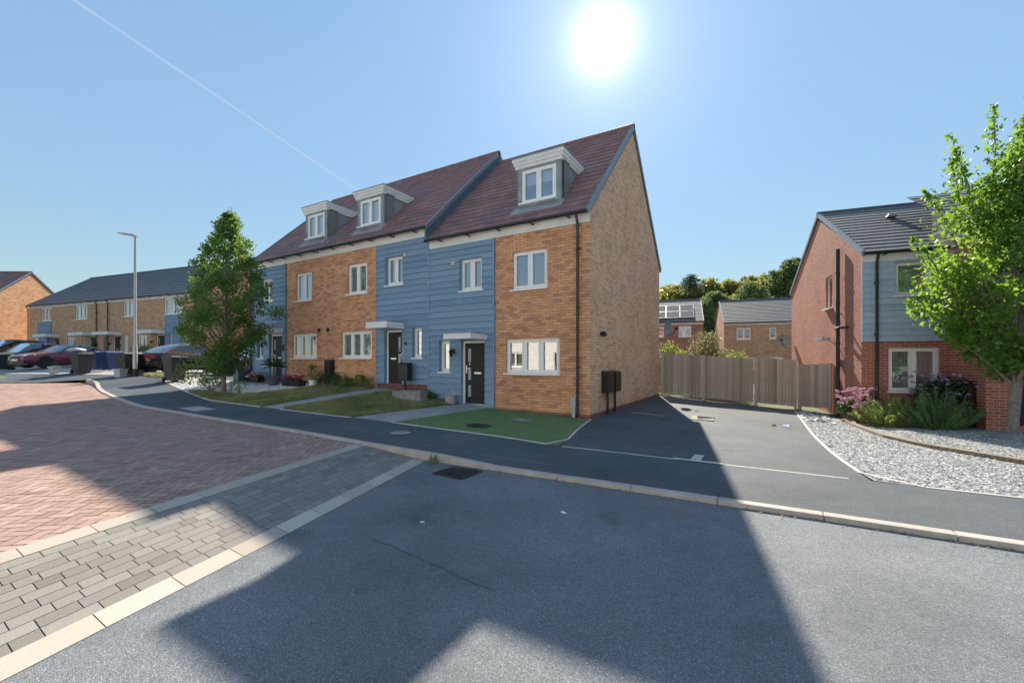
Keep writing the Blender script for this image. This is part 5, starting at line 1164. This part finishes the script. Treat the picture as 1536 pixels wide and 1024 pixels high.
car('maroon coupe with black roof and dark wheels parked behind the row of black bins', gz(-34.3, -1.4, .0), hd0 + R(6), 'pmaroon', 'coupe', 4.75, 1.8, 1.42, 'rimdk')
car('black saloon parked nose in, red tail light beside the lamp post', gz(-21.25, .1, .0), R(100.1), 'pblack', 'saloon', 4.8, 1.85, 1.44)
car('navy estate car parked beyond the maroon coupe', gz(-41.2, -1.6), hd0 + R(4), 'pnavy', 'hatch', 4.5, 1.82, 1.6)
car('dark car with long roof farthest back at the left edge', gz(-47.5, -1.6), hd0, 'pblack', 'hatch', 4.9, 1.9, 1.95)
car('white hatchback on the side drive behind the tall terrace', gz(-16.75, 3.1), R(-82), 'pwhite', 'hatch', 4.2, 1.78, 1.55)
car('blue car mostly hidden behind the garden tree foliage', gz(-18.85, 2.2), R(-86), 'pblue', 'hatch', 3.9, 1.7, 1.48)
# ================================================================== SKY, SUN, CAMERA
el, AZ = R(36.2), R(18.75)          # sun elevation; 18.75 degrees left of +Y
sd = Vector((-math.sin(AZ) * math.cos(el), math.cos(AZ) * math.cos(el), math.sin(el)))
CAM = Vector((3.818, -10.23, 1.48))
# vapour trail, about 1.5 km up
def skypt(x, y, t):
    r, up = (x - 768) / 642, (540 - y) / 642; a = R(30.8); return CAM + Vector((r * math.cos(a) - math.sin(a), r * math.sin(a) + math.cos(a), up)) * t
A = skypt(110, 0, 1500 / .841); B = skypt(540, 288, 1500 / .3925); dd = (B - A)
b = MB(); b.tube([A - dd * .4, A, A + dd * .3, A + dd * .65, B, B + dd * .6], [7, 6.5, 6, 5.5, 5, 3], 10)
t = NT('vapour'); n = t.noise(.012, 4); e = t.add('BsdfTranslucent', {'Color': (.95, .95, .95)}); dif = t.add('BsdfDiffuse', {'Color': (.95, .95, .95)}); s1 = t.add('MixShader', {0: .5, 1: e.outputs[0], 2: dif.outputs[0]}); tr = t.add('BsdfTransparent', {})
mx = t.add('MixShader', {0: t.math('MULTIPLY_ADD', n, .2, .05), 1: tr.outputs[0], 2: s1.outputs[0]}); t.l.new(mx.outputs[0], t.out.inputs[0]); M['vapour'] = t.m
tag(b.build('vapour_trail', 'vapour', None, True), 'thin straight white vapour trail crossing the blue sky', 'vapour trail')
W = bpy.data.worlds.new('World'); S.world = W; W.use_nodes = True; nt = W.node_tree; nt.nodes.clear()
sky = nt.nodes.new('ShaderNodeTexSky'); sky.sky_type = 'NISHITA'; sky.sun_disc = False; sky.sun_elevation = el
sky.sun_rotation = -AZ; sky.air_density = 1.0; sky.dust_density = 0.0; sky.ozone_density = .8; sky.altitude = 50
bg = nt.nodes.new('ShaderNodeBackground'); bg.inputs[1].default_value = .09
bw = nt.nodes.new('ShaderNodeRGBToBW'); nt.links.new(sky.outputs[0], bw.inputs[0])       # even out horizon and zenith, keep the hue
pw = nt.nodes.new('ShaderNodeMath'); pw.operation = 'POWER'; nt.links.new(bw.outputs[0], pw.inputs[0]); pw.inputs[1].default_value = -.66
vm = nt.nodes.new('ShaderNodeVectorMath'); vm.operation = 'SCALE'; nt.links.new(sky.outputs[0], vm.inputs[0]); nt.links.new(pw.outputs[0], vm.inputs['Scale']); tn = nt.nodes.new('ShaderNodeVectorMath'); tn.operation = 'MULTIPLY'; nt.links.new(vm.outputs[0], tn.inputs[0]); tn.inputs[1].default_value = (.97, 1.0, .915); nt.links.new(tn.outputs[0], bg.inputs[0])
# solar aureole: forward scattering round the sun
tc = nt.nodes.new('ShaderNodeTexCoord'); dp = nt.nodes.new('ShaderNodeVectorMath'); dp.operation = 'DOT_PRODUCT'; nt.links.new(tc.outputs['Generated'], dp.inputs[0]); dp.inputs[1].default_value = sd
def mth(op, a, b_=0.0):
    n = nt.nodes.new('ShaderNodeMath'); n.operation = op
    for i, v in enumerate((a, b_)):
        if isinstance(v, bpy.types.NodeSocket): nt.links.new(v, n.inputs[i])
        else: n.inputs[i].default_value = v
    return n.outputs[0]
ang = mth('ARCCOSINE', mth('MINIMUM', dp.outputs['Value'], .999999))
glow = mth('ADD', mth('MULTIPLY', mth('EXPONENT', mth('MULTIPLY', ang, -1 / R(1.15))), 1.1), mth('MULTIPLY', mth('EXPONENT', mth('MULTIPLY', ang, -1 / R(8))), .13))
bg2 = nt.nodes.new('ShaderNodeBackground'); bg2.inputs[0].default_value = (1, .98, .95, 1); nt.links.new(glow, bg2.inputs[1])
ad = nt.nodes.new('ShaderNodeAddShader'); nt.links.new(bg.outputs[0], ad.inputs[0]); nt.links.new(bg2.outputs[0], ad.inputs[1])
wo = nt.nodes.new('ShaderNodeOutputWorld'); nt.links.new(ad.outputs[0], wo.inputs[0])
L = bpy.data.lights.new('sun', 'SUN'); L.energy = 2.5; L.angle = R(.53); L.color = (1, .90, .75)
so = bpy.data.objects.new('sun', L); COL.objects.link(so); so.rotation_euler = (-sd).to_track_quat('-Z', 'Y').to_euler()
cam = bpy.data.cameras.new('camera'); co = bpy.data.objects.new('camera', cam); COL.objects.link(co)
co.location = CAM; co.rotation_euler = (R(90), 0, R(30.8)); cam.sensor_width = 36; cam.lens = 642 / 1536 * 36; cam.shift_y = 28 / 1536; cam.clip_end = 30000; cam.clip_start = .05
S.camera = co
S.view_settings.view_transform = 'Standard'; S.view_settings.look = 'None'; S.view_settings.exposure = 2.02; S.view_settings.gamma = 1.0
S.render.engine = 'CYCLES'; S.cycles.use_denoising = True; S.cycles.max_bounces = 8; S.cycles.transparent_max_bounces = 12; S.cycles.sample_clamp_indirect = 6
